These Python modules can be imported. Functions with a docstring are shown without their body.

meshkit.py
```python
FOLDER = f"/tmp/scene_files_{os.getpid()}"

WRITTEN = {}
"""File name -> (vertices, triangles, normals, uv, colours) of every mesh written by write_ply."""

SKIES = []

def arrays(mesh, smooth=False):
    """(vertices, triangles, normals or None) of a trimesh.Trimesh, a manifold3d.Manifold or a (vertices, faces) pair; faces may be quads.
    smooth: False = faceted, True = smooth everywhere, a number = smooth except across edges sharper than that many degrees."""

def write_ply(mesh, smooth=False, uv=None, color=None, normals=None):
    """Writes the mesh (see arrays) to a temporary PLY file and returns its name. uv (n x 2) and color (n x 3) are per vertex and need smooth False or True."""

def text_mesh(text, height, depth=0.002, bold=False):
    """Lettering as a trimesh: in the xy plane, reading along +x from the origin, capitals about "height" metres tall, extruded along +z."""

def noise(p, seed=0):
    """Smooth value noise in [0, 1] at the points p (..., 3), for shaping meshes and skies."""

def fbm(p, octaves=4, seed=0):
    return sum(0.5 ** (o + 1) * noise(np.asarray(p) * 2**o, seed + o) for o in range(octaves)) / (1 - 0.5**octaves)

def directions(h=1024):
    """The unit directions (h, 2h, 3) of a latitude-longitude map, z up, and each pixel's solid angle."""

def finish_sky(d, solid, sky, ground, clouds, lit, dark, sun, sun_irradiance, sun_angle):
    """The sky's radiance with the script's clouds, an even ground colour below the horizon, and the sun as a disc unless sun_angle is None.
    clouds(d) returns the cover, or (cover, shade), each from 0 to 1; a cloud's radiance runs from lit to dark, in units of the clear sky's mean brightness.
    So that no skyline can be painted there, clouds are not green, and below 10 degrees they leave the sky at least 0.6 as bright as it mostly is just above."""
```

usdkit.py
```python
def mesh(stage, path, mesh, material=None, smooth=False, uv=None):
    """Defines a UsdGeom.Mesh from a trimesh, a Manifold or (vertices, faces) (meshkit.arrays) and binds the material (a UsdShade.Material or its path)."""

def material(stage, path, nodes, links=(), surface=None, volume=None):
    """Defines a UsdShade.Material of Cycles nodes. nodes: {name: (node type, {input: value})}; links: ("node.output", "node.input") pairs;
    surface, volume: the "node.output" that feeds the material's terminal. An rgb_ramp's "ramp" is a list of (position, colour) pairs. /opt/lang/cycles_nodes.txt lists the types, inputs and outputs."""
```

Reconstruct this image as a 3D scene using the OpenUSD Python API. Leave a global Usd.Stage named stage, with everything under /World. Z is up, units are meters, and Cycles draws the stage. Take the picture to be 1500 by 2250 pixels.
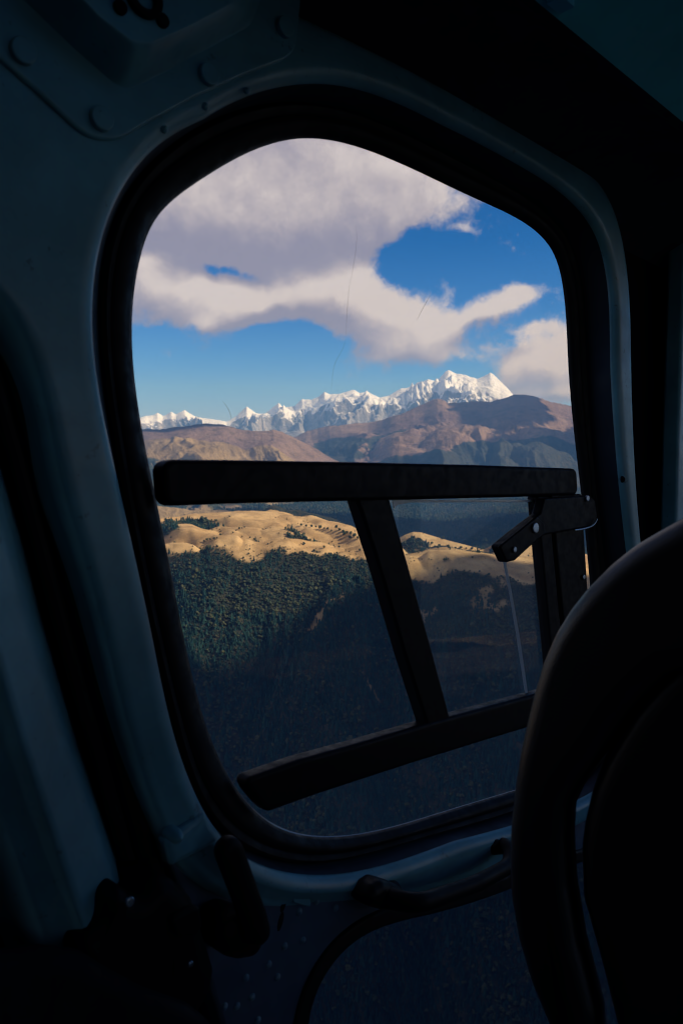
import math, random
import numpy as np, trimesh
import mapbox_earcut
from scipy.interpolate import splprep, splev
from scipy.ndimage import gaussian_filter1d
from shapely.geometry import Polygon
from pxr import Usd, UsdGeom, UsdLux, UsdShade, Gf, Sdf, Vt
import usdkit

random.seed(5)
rng = np.random.default_rng(11)
stage = Usd.Stage.CreateInMemory()
UsdGeom.SetStageUpAxis(stage, 'Z')
UsdGeom.SetStageMetersPerUnit(stage, 1.0)
UsdGeom.Xform.Define(stage, '/World')
UsdGeom.Scope.Define(stage, '/World/Looks')

# ------------------------------------------------------------------ camera, sky, sun, exposure
FPX = 1750.0                       # focal length in photograph pixels (1500 wide)
PITCH = math.atan((1125 - 930) / FPX)
EXPOSURE = 0.0
SUN_AZ, SUN_EL = math.radians(98.0), math.radians(35.0)      # clockwise from the view direction
SUN_DIR = np.array([math.sin(SUN_AZ) * math.cos(SUN_EL), math.cos(SUN_AZ) * math.cos(SUN_EL), math.sin(SUN_EL)])
SUN_INTENSITY, SKY_STRENGTH = 1.25, 0.10
HAZE_DENSITY = 7.0e-5

cam = UsdGeom.Camera.Define(stage, '/World/camera')
cam.AddTransformOp().Set(Gf.Matrix4d(1, 0, 0, 0, 0, math.sin(PITCH), math.cos(PITCH), 0, 0, -math.cos(PITCH), math.sin(PITCH), 0, 0, 0, 0, 1))
cam.CreateHorizontalApertureAttr(24.0)
cam.CreateVerticalApertureAttr(36.0)
cam.CreateFocalLengthAttr(24.0 * FPX / 1500)
cam.CreateFStopAttr(11.0)
cam.CreateFocusDistanceAttr(1.9)
cam.CreateClippingRangeAttr(Gf.Vec2f(0.02, 200000.0))
cam.CreateExposureAttr(EXPOSURE)

sun = UsdLux.DistantLight.Define(stage, '/World/sun')
sun.CreateIntensityAttr(SUN_INTENSITY)
sun.CreateNormalizeAttr(True)
sun.CreateAngleAttr(0.5)
sun.CreateColorAttr(Gf.Vec3f(1.0, 0.9, 0.76))
zl = SUN_DIR; xl = np.cross([0, 0, 1], zl); xl /= np.linalg.norm(xl); yl = np.cross(zl, xl)
sun.AddTransformOp().Set(Gf.Matrix4d(*xl, 0, *yl, 0, *zl, 0, 0, 0, 0, 1))


def ray(u, v):
    X, Y = (np.asarray(u, float) - 750) / FPX, (1125 - np.asarray(v, float)) / FPX
    c, s = math.cos(PITCH), math.sin(PITCH)
    return X, c + Y * s, -s + Y * c


def az_tan(u, v):
    x, y, z = ray(u, v)
    return np.arctan2(x, y), z / np.hypot(x, y)


class Graph:
    """Collects Cycles nodes; inputs given as Ref objects become links."""

    def __init__(self):
        self.nodes, self.links, self.k = {}, [], 0

    def n(self, kind, **inp):
        name = f'n{self.k}'; self.k += 1
        vals = {}
        for key, v in inp.items():
            if isinstance(v, Ref):
                self.links.append((v.s, f'{name}.{key}'))
            else:
                vals[key] = v
        self.nodes[name] = (kind, vals)
        return lambda out: Ref(f'{name}.{out}', self)

    def math(self, t, a, b=0.0, c=None, clamp=False):
        inp = dict(math_type=t, value1=a, value2=b)
        if c is not None:
            inp['value3'] = c
        if clamp:
            inp['use_clamp'] = True
        return self.n('math', **inp)('value')

    def mix(self, fac, a, b, t='mix'):
        return self.n('mix', mix_type=t, fac=fac, color1=a, color2=b)('color')

    def smooth(self, v, a, b, lo=0.0, hi=1.0):
        return self.n('map_range', range_type='smoothstep', value=v, from_min=a, from_max=b, to_min=lo, to_max=hi, clamp=True)('result')

    def noise(self, vec, scale, detail=4.0, rough=0.55, dist=0.0):
        return self.n('noise_texture', vector=vec, scale=scale, detail=detail, roughness=rough, distortion=dist)

    def build(self, name, surface=None, volume=None):
        return usdkit.material(stage, '/World/Looks/' + name, self.nodes, self.links, surface=surface.s if surface else None, volume=volume.s if volume else None)


class Ref:
    def __init__(self, s, g): self.s, self.g = s, g
    def __add__(self, o): return self.g.math('add', self, o)
    def __sub__(self, o): return self.g.math('subtract', self, o)
    def __mul__(self, o): return self.g.math('multiply', self, o)


def build_sky():
    g = Graph()
    d = g.n('texture_coordinate')('generated')
    sky = g.n('sky_texture', sky_type='single_scattering', sun_disc=False, sun_elevation=SUN_EL, sun_rotation=math.atan2(SUN_DIR[0], SUN_DIR[1]),
              altitude=3000.0, air_density=1.0, aerosol_density=0.6, ozone_density=1.5)('color')
    xyz = g.n('separate_xyz', vector=d)
    x, y, z = xyz('x'), xyz('y'), xyz('z')
    az = g.math('arctan2', x, y)
    tn = g.math('divide', z, g.math('sqrt', x * x + y * y + 1e-4))
    # gentle wobble of the outlines
    w1 = g.noise(d, 9.0, 5.0, 0.55)('color')
    ws = g.n('separate_color', color=w1)
    azw = az + (ws('r') - 0.5) * 0.085
    tnw = tn + (ws('g') - 0.5) * 0.055
    low = None
    # u, v, radius u, radius v, tilt (deg, positive rises to the right), strength
    blobs = [(600, 330, 330, 215, -5, 1.6), (850, 395, 165, 108, 22, 1.0), (700, 500, 175, 88, 6, 1.15), (450, 480, 170, 90, 0, 1.1), (200, 420, 260, 200, 0, 1.2),
             (600, 60, 520, 190, 0, 1.3),
             (350, 640, 120, 60, 0, 1.2), (470, 690, 120, 42, 14, 1.0), (640, 655, 140, 52, 5, 1.15), (780, 660, 130, 66, 0, 1.2), (880, 720, 130, 60, 0, 1.1), (910, 775, 130, 30, 3, 0.95),
             (1040, 690, 120, 32, 22, 0.95), (1125, 645, 45, 20, 10, 0.8),
             (1195, 795, 85, 44, 18, 1.15), (1300, 770, 120, 80, 0, 1.2), (1250, 850, 130, 38, 0, 1.1), (1170, 718, 40, 14, 12, 0.55), (1180, 868, 100, 14, 4, 0.8), (1010, 500, 26, 8, 0, 0.35),
             (540, 606, 95, 18, -3, -1.0), (325, 528, 50, 18, 0, -0.7), (480, 662, 42, 15, 20, -0.8), (905, 560, 85, 52, 20, -1.1), (350, 735, 60, 22, 0, -0.8), (640, 745, 110, 22, -8, -0.9)]

    def field(a, t):
        total = None
        for (u, v, ru, rv, tilt, amp) in blobs:
            a0, t0 = az_tan(u, v)
            ca, sa = math.cos(math.radians(tilt)), math.sin(math.radians(tilt))
            da, dt = a - float(a0), t - float(t0)
            p = da * (ca * FPX / ru) + dt * (sa * FPX / ru)
            q = dt * (ca * FPX / rv) - da * (sa * FPX / rv)
            e = g.math('exponent', (p * p + q * q) * -1.0) * amp
            total = e if total is None else total + e
        return total

    cov0 = field(azw, tnw)
    fine = g.noise(d, 26.0, 9.0, 0.62, 0.3)('fac')
    # outside the blobs the same broken cloud goes on
    wide = g.noise(d, 3.2, 5.0, 0.55)('fac')
    outside = g.math('maximum', g.smooth(g.math('absolute', az), 0.5, 0.8), g.smooth(tn, 0.62, 0.9))
    cov = cov0 + g.smooth(wide, 0.45, 0.62) * outside * 1.3
    wisp = g.noise(d, 70.0, 6.0, 0.62, 0.5)('fac')
    dens = cov + (fine - 0.5) * 1.5 + (wisp - 0.5) * 0.7
    alpha = g.smooth(dens, 0.28, 1.0)
    # light on the cloud: rim towards the sun bright, thick middle and underside grey
    shifted = field(azw + 0.018, tnw + 0.03)
    fine2 = g.noise(g.n('vector_math', math_type='add', vector1=d, vector2=(0.012, 0.0, 0.016))('vector'), 26.0, 9.0, 0.62, 0.3)('fac')
    relief = (cov0 - shifted) * 0.75 + (fine - fine2) * 0.7
    thick = g.smooth(cov0, 0.9, 2.4)
    up = g.smooth(tn, 0.19, 0.30)
    lit = g.math('add', relief, 0.74) - up * 0.08 - thick * 0.12 + (g.noise(d, 6.0, 3.0, 0.45)('fac') - 0.5) * 0.75
    lit = g.smooth(lit, 0.1, 1.05)
    cloud = g.n('rgb_ramp', fac=lit, ramp=[(0.0, (2.9, 2.7, 3.6)), (0.4, (4.1, 3.65, 4.2)), (0.75, (5.4, 4.75, 4.95)), (1.0, (6.9, 6.1, 6.0))])('color')
    tint = g.n('rgb_ramp', fac=g.math('multiply_add', tn, 1.0, 0.1), ramp=[(0.0, (0.56, 0.66, 1.22)), (0.1, (0.46, 0.62, 1.2)), (0.18, (0.26, 0.58, 1.05)), (0.32, (0.03, 0.45, 0.92)), (1.0, (0.03, 0.45, 0.92))])('color')
    skyc = g.n('mix', mix_type='multiply', fac=1.0, color1=sky, color2=tint)('color')
    col = g.mix(alpha, skyc, cloud)
    return g.build('sky_look', surface=g.n('background_shader', color=col, strength=SKY_STRENGTH)('background'))


dome = UsdLux.DomeLight.Define(stage, '/World/sky')
dome.CreateIntensityAttr(1.0)
UsdShade.MaterialBindingAPI.Apply(dome.GetPrim()).Bind(build_sky())
dome.GetPrim().SetCustomDataByKey('kind', 'structure')

# ------------------------------------------------------------------ helpers
taken = {}


def path_for(name, parent):
    base = '/World' if parent is None else str(parent.GetPath())
    k = taken.get((base, name), 0)
    taken[(base, name)] = k + 1
    return f'{base}/{name}' + (f'_{k:03d}' if k else '')


def obj(name, mesh, mat, parent=None, smooth=35):
    return usdkit.mesh(stage, path_for(name, parent), mesh, mat, smooth=smooth).GetPrim()


def tag(p, label=None, cat=None, group=None, kind=None):
    for k, v in (('label', label), ('category', cat), ('group', group), ('kind', kind)):
        if v:
            p.SetCustomDataByKey(k, v)
    return p


def simple(name, color, rough=0.5, metal=0.0, bump=0.0, bscale=300.0, vary=0.0, vscale=6.0, spec=0.5, coat=0.0, grime=0.0):
    g = Graph()
    pos = g.n('texture_coordinate')('object')
    kw = dict(roughness=rough, metallic=metal, specular_ior_level=spec, coat_weight=coat, coat_roughness=0.28)
    if vary:
        f = g.noise(pos, vscale, 6.0, 0.65)('fac')
        kw['base_color'] = g.mix(g.smooth(f, 0.35, 0.7), tuple(c * (1 - vary) for c in color), tuple(c * (1 + vary) for c in color))
        kw['roughness'] = g.smooth(g.noise(pos, vscale * 3, 5.0, 0.7)('fac'), 0.3, 0.7, rough * 0.75, min(1, rough * 1.25))
    else:
        kw['base_color'] = color
    if grime:
        spots = g.smooth(g.noise(pos, 55.0, 4.0, 0.7)('fac'), 0.63, 0.70)
        smear = g.smooth(g.noise(pos, 5.0, 8.0, 0.75, 0.8)('fac'), 0.56, 0.74)
        kw['base_color'] = g.mix(g.math('maximum', spots * 0.6, smear * 0.4) * grime, kw['base_color'], tuple(0.3 * c for c in color))
    if bump:
        kw['normal'] = g.n('bump', height=g.noise(pos, bscale, 3.0, 0.6)('fac'), strength=bump, distance=0.002)('normal')
    return g.build(name, surface=g.n('principled_bsdf', **kw)('BSDF'))


# ------------------------------------------------------------------ the land
def noise2(x, y, seed=0):
    xi, yi = np.floor(x).astype(np.int64), np.floor(y).astype(np.int64)
    fx, fy = x - xi, y - yi

    def gr(i, j):
        h = (i * 374761393 + j * 668265263 + seed * 974711) & 0xFFFFFFFF
        h = ((h ^ (h >> 13)) * 1274126177) & 0xFFFFFFFF
        return ((h ^ (h >> 16)) & 1023) * (2 * np.pi / 1024)
    ux, uy = fx * fx * fx * (fx * (fx * 6 - 15) + 10), fy * fy * fy * (fy * (fy * 6 - 15) + 10)
    out = 0
    for a in (0, 1):
        for b in (0, 1):
            t = gr(xi + a, yi + b)
            out = out + (np.cos(t) * (fx - a) + np.sin(t) * (fy - b)) * (ux if a else 1 - ux) * (uy if b else 1 - uy)
    return out * 1.4


def fbm(x, y, octaves=5, seed=0, gain=0.5):
    a, f, s = 1.0, 1.0, 0
    for k in range(octaves):
        s = s + a * noise2(x * f + 17.3 * k, y * f - 9.1 * k, seed + k); a *= gain; f *= 2.03
    return s


def ridged(x, y, octaves=5, seed=0, gain=0.5):
    a, f, s, w = 1.0, 1.0, 0, 1.0
    for k in range(octaves):
        r = (1 - np.abs(noise2(x * f + 11.7 * k, y * f + 5.3 * k, seed + k))) ** 2
        s = s + a * r * w; w = np.clip(r * 1.3, 0, 1); a *= gain; f *= 2.07
    return s


def sst(x, a, b):
    t = np.clip((x - a) / (b - a), 0, 1)
    return t * t * (3 - 2 * t)


def table(pts, az, rough=0.0, seed=0, freq=60.0):
    """tan(elevation) over azimuth from (u, v) picks of a skyline."""
    u, v = np.array(pts, float).T
    a, t = az_tan(u, v)
    out = np.interp(az, a, t)
    if rough:
        out = out + rough * fbm(az * freq, az * 0 + 0.37, 4, seed, 0.55) / FPX
    return out


def span(pts, az):
    u, d = np.array(pts, float).T
    return np.interp(az, np.arctan((u - 750) / FPX), d)


AZF = 0.47
az = np.concatenate([np.linspace(-math.pi, -AZF, 60, endpoint=False), np.linspace(-AZF, AZF, 900), np.linspace(math.pi, AZF, 60, endpoint=False)[::-1]])
rr = np.concatenate([np.geomspace(12, 420, 24, endpoint=False), np.linspace(420, 2450, 400, endpoint=False), np.geomspace(2450, 9000, 240, endpoint=False), np.linspace(9000, 13500, 230, endpoint=False), np.linspace(13500, 18000, 6)])
A, R = np.meshgrid(az, rr, indexing='ij')
PX, PY = np.sin(A) * R, np.cos(A) * R

CREST_A = [(-400, 1215), (0, 1175), (150, 1160), (300, 1150), (360, 1143), (423, 1128), (475, 1126), (527, 1123), (567, 1121), (600, 1123), (657, 1133), (723, 1147), (773, 1160), (800, 1173), (850, 1195), (892, 1216),
           (941, 1208), (990, 1210), (1055, 1216), (1120, 1226), (1190, 1238), (1300, 1258), (1450, 1285), (1900, 1330)]
DIST_A = [(0, 1800), (300, 1750), (567, 1700), (723, 1650), (850, 1560), (941, 1480), (1190, 1400), (1450, 1350)]
EDGE_A = [(0, 1222), (330, 1216), (400, 1206), (423, 1203), (500, 1204), (560, 1206), (600, 1203), (640, 1206), (700, 1214), (800, 1217), (850, 1228), (900, 1243), (950, 1262), (990, 1250), (1040, 1254), (1100, 1264), (1190, 1286), (1300, 1305), (1450, 1325)]
EDGE_D = [(0, 350), (567, 340), (723, 300), (850, 200), (941, 150), (1190, 140)]
CREST_B = [(600, 1280), (760, 1240), (840, 1205), (872, 1184), (890, 1174), (907, 1168), (925, 1169), (941, 1174), (985, 1187), (1039, 1201), (1062, 1207), (1085, 1196), (1130, 1189), (1200, 1198), (1300, 1220), (1500, 1250)]
CREST_C = [(-200, 1120), (200, 1118), (330, 1108), (360, 1112), (420, 1121), (480, 1120), (560, 1117), (600, 1121), (660, 1124), (700, 1129), (783, 1138), (871, 1139), (932, 1145), (1024, 1154), (1116, 1159), (1200, 1164), (1400, 1170)]
CREST_F = [(-300, 960), (100, 950), (250, 945), (312, 943), (350, 942), (400, 937), (430, 932), (450, 930), (480, 931), (500, 935), (520, 940), (545, 945), (570, 947), (600, 944), (620, 948), (650, 962), (690, 983), (720, 1000), (760, 1022), (900, 1085), (1200, 1130)]
CREST_G = [(300, 1080), (480, 1020), (560, 988), (620, 967), (650, 958), (673, 947), (700, 940), (723, 935), (770, 931), (823, 926), (850, 918), (880, 909), (915, 893), (940, 882), (960, 875), (972, 877), (985, 885), (1010, 883), (1047, 881), (1080, 881),
           (1105, 874), (1127, 866), (1147, 867), (1180, 872), (1213, 883), (1253, 891), (1330, 905), (1450, 925), (1900, 960)]
CREST_H = [(-300, 930), (0, 925), (200, 922), (300, 920), (320, 913), (335, 912), (346, 906), (358, 913), (368, 909), (376, 904), (386, 910), (396, 905), (406, 900), (415, 907), (430, 915), (448, 918), (470, 921), (498, 926), (518, 914), (530, 903), (542, 892), (552, 899),
           (562, 907), (580, 909), (592, 901), (601, 893), (612, 884), (620, 893), (632, 894), (648, 892), (655, 883), (664, 876), (684, 878), (700, 871), (713, 860), (725, 866), (745, 865), (760, 860), (778, 856), (790, 863), (807, 860), (820, 867), (834, 873), (853, 869), (866, 861),
           (880, 853), (892, 852), (903, 849), (910, 845), (917, 840), (930, 838), (940, 832), (958, 838), (967, 829), (977, 817), (984, 812), (992, 815), (1003, 821), (1014, 821), (1030, 826), (1047, 832), (1062, 827), (1077, 818), (1085, 823), (1098, 836), (1112, 849), (1128, 868), (1145, 884), (1170, 892), (1200, 898),
           (1228, 904), (1250, 908), (1330, 910), (1500, 885), (1900, 900)]

azv = az
DA = span(DIST_A, azv); hA = table(CREST_A, azv) * DA
DE = DA - span(EDGE_D, azv); hE = table(EDGE_A, azv, 2.0, 3) * DE
DA, hA, DE, hE = [gaussian_filter1d(q, 2) for q in (DA, hA, DE, hE)]


def layer(D, H, front, back, r=R, soft=0, reach=500.0):
    dr = D[:, None] - r
    if soft:
        Hs = gaussian_filter1d(H, soft)[:, None]
        w = np.exp(-(np.abs(dr) / reach) ** 1.3)
        return Hs + (H[:, None] - Hs) * w - np.where(dr > 0, front * dr, -back * dr)
    return H[:, None] - np.where(dr > 0, front * dr, -back * dr)


# near hill: dome of grass, then a steep forested face down towards the valley under the helicopter
h_near = np.empty_like(R)
for i in range(len(az)):
    kr = [0, 300, 640, DE[i], DE[i] + 0.35 * (DA[i] - DE[i]), DA[i], DA[i] + 220, DA[i] + 900, 5000, 40000]
    h64 = hE[i] - 0.60 * (DE[i] - 640)
    lift = (hA[i] - hE[i])
    kh = [h64 - 190, h64 - 120, h64, hE[i], hE[i] + 0.62 * lift, hA[i], hA[i] - 28, hA[i] - 330, -1500, -2500]
    h_near[i] = np.interp(rr, kr, kh)
nb = (rr > 420) & (rr < 2450)
h_near[:, nb] = gaussian_filter1d(h_near[:, nb], 3.0, axis=1)
# folds: spurs and gullies running down the face
gw = np.where(R < DE[:, None], 1.0, 0.0)
face = sst(DE[:, None] + 20 - R, 0, 260)
spur = ridged(PX / 210 + 0.25 * fbm(PX / 300, PY / 300, 3, 7), PY / 620, 4, 21) - 0.95
h_near += face * (58 * spur + 9 * fbm(PX / 60, PY / 90, 3, 23))
top = sst(R - DE[:, None], -60, 60) * sst(DA[:, None] + 500 - R, 0, 350)
wx, wy = PX + 45 * fbm(PX / 150, PY / 150, 3, 31), PY + 45 * fbm(PX / 150, PY / 150, 3, 32)
dunes = 1.5 * np.abs(noise2(wx / 150 + wy / 330, wy / 250, 33)) + 0.5 * np.abs(noise2(wx / 75, wy / 110, 34)) - 0.55
keep = 1 - 0.8 * np.exp(-((R - DA[:, None]) / 80) ** 2)
h_near += top * keep * 26 * dunes + top * 0.8 * fbm(PX / 35, PY / 35, 4, 35)

nz = lambda s, seed, o=5: fbm(PX / s, PY / s, o, seed)
DB = np.full_like(az, 1950.0)
h_B = layer(DB, table(CREST_B, azv) * DB, 0.30, 0.42) + sst(np.abs(DB[:, None] - R), 0, 150) * 12 * dunes
DC = np.full_like(az, 2900.0)
h_C = layer(DC, table(CREST_C, azv, 1.5, 5) * DC, 0.30, 0.20) + 10 * nz(260, 41) * sst(np.abs(DC[:, None] - R), 0, 300)
e_base = [(2450, 1230), (2900, 1170), (3600, 1125), (4500, 1085), (6000, 1022), (8000, 985), (9500, 960), (12000, 948), (18000, 946)]
tb = az_tan(np.full(len(e_base), 750.0), np.array([v for _, v in e_base], float))[1] * np.array([r for r, _ in e_base])
h_base = np.interp(R, [r for r, _ in e_base], tb) + 60 * (ridged(PX / 1100, PY / 2000, 5, 51) - 1.0)
h_base = np.where(R < 2450, -3000, h_base)
DF = 5500 + 220 * fbm(az * 8, az * 0 + 1.5, 3, 61)
h_F = layer(DF, table(CREST_F, azv, 1.0, 6) * DF, 0.21, 0.35, soft=30, reach=450.0)
h_F += sst(np.abs(DF[:, None] - R), 30, 900) * (85 * (ridged(PX / 430 + 0.3 * nz(700, 64, 3), PY / 1300, 6, 63) - 1.0) + 30 * nz(250, 65))
DG = 7500 + 420 * fbm(az * 7, az * 0 + 2.5, 3, 71)
h_G = layer(DG, table(CREST_G, azv, 1.2, 7) * DG, 0.215, 0.35, soft=30, reach=700.0)
h_G += sst(np.abs(DG[:, None] - R), 30, 1300) * (125 * (ridged(PX / 950 + 0.4 * nz(1300, 74, 3), PY / 2600, 6, 73) - 1.0) + 45 * nz(380, 75))
DH = 12000 + 450 * fbm(az * 6, az * 0 + 3.5, 3, 81)
h_H = layer(DH, table(CREST_H, azv, 0.6, 8, 150.0) * DH, 0.42, 0.6, soft=28, reach=420.0)
far = R > 8300
rid = np.zeros_like(R)
rid[far] = 330 * (ridged(PX[far] / 1150 + 0.5 * fbm(PX[far] / 1300, PY[far] / 1300, 3, 84), PY[far] / 1500, 7, 83, 0.55) - 1.05) + 45 * fbm(PX[far] / 230, PY[far] / 230, 5, 85, 0.6)
h_H += sst(np.abs(DH[:, None] - R), 30, 800) * rid

stack = np.stack([h_near, h_B, h_C, h_base, h_F, h_G, h_H])
Z = stack.max(0)
who = stack.argmax(0)
del stack

# masks: forest, scrub / rock, snow
gx = np.gradient(Z, axis=1) / np.gradient(rr)[None, :]
n1, n2 = fbm(PX / 70, PY / 70, 5, 91), fbm(PX / 420, PY / 420, 5, 92)
FEDGE = DE[:, None] + 22 * fbm(PX / 50, PY / 50, 4, 93) + 26 * fbm(PX / 170, PY / 170, 3, 94) + 45 * sst(-dunes, 0.1, 0.5) - 10
forest = np.where(who == 0, sst(FEDGE - R, -8, 10), 0.0)
clear = sst(n1 + 0.6 * n2 - 0.75 * sst(DE[:, None] - R, 60, 320), 0.34, 0.6)
forest = forest * (1 - 0.62 * clear)
crease = sst(-dunes, 0.26, 0.50)
hollow = top * crease * sst(n1, -0.25, 0.3) * (0.2 + 0.6 * sst(DE[:, None] + 120 - R, 0, 120))
forest = np.maximum(forest, np.where(who == 0, hollow, 0))
leftwood = sst(-PX + 30 * n1, 232, 280) * sst(R + 20 * n1, 1495, 1525) * sst(1640 - R + 35 * n1, 0, 30) * (who == 0)
leftwood = np.maximum(leftwood, (who == 0) * sst(np.exp(-((PX + 96) / 40) ** 2 - ((R - 1440) / 42) ** 2) + 0.45 * n1, 0.35, 0.55))      # wood in the fold at the left of the dome
forest = np.maximum(forest, leftwood * sst(n1 + 0.25, 0.0, 0.2))
forest = np.where((who == 0) & (R > DA[:, None] + 130), 1.0, forest)
forest = np.where(who == 1, sst(n1 + 0.2 * n2 - 0.05, 0.1, 0.3) * 0.8, forest)
forest = np.where(who == 2, sst(A + 0.155 + 0.05 * n2, 0, 0.03), forest)
forest = np.where(who == 3, np.where(A < -0.12, sst(n2 + 0.5 * n1, -0.25, 0.15), 1.0) * (R < 11000), forest)
nF, nG = fbm(PX / 600, PY / 900, 6, 95), fbm(PX / 1200, PY / 1800, 6, 96)
low_F = sst(h_F - 0.0, -150, -380)
forest = np.where(who == 4, sst(nF + 1.3 * sst(-Z, 120, 330) - 0.9 + 0.5 * sst(-A, 0.16, 0.24), 0.05, 0.35), forest)
forest = np.where(who == 5, sst(nG + 1.7 * sst(-Z, -60, 260) - 0.95 + 0.5 * sst(A, 0.12, 0.2), 0.0, 0.4), forest)
forest = np.where(who == 6, 0.0, forest)
scrub = np.clip(0.5 + 0.9 * fbm(PX / 900, PY / 900, 6, 97, 0.6), 0, 1)
snow = np.where(who == 6, sst(Z - 0.45 * (table(CREST_H, azv) * DH)[:, None] + 110 * fbm(PX / 350, PY / 350, 5, 98) - 200 * np.clip(np.abs(gx) - 0.6, -0.3, 0.8), -150, 90), 0.0)
mask = np.stack([forest, scrub, snow], -1)

GZ = Z            # trees look heights up here


def ground_z(a, r):
    i = np.interp(a, az, np.arange(len(az))); j = np.interp(r, rr, np.arange(len(rr)))
    i0, j0 = np.minimum(i.astype(int), len(az) - 2), np.minimum(j.astype(int), len(rr) - 2)
    fi, fj = i - i0, j - j0
    return (GZ[i0, j0] * (1 - fi) * (1 - fj) + GZ[i0 + 1, j0] * fi * (1 - fj) + GZ[i0, j0 + 1] * (1 - fi) * fj + GZ[i0 + 1, j0 + 1] * fi * fj)


def at_mask(k, a, r):
    i = np.rint(np.interp(a, az, np.arange(len(az)))).astype(int); j = np.rint(np.interp(r, rr, np.arange(len(rr)))).astype(int)
    return mask[i, j, k], who[i, j]


def land(name, label, r0, r1, mat):
    j = np.nonzero((rr >= r0) & (rr <= r1))[0]
    j = np.arange(j[0], min(j[-1] + 2, len(rr)))
    P = np.stack([PX[:, j], PY[:, j], Z[:, j]], -1)
    P = np.concatenate([P, P[:1]], 0)
    M = np.concatenate([mask[:, j], mask[:1, j]], 0)
    nA, nR = P.shape[:2]
    idx = np.arange(nA * nR).reshape(nA, nR)
    q = np.stack([idx[:-1, :-1], idx[:-1, 1:], idx[1:, 1:], idx[1:, :-1]], -1).reshape(-1, 4)[:, ::-1]
    p = usdkit.mesh(stage, '/World/' + name, (P.reshape(-1, 3), q), mat, smooth=True)
    UsdGeom.PrimvarsAPI(p).CreatePrimvar('cover', Sdf.ValueTypeNames.Color3fArray, 'vertex').Set(Vt.Vec3fArray.FromNumpy(M.reshape(-1, 3).astype(np.float32)))
    tag(p.GetPrim(), label, None, None, 'structure')


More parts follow.
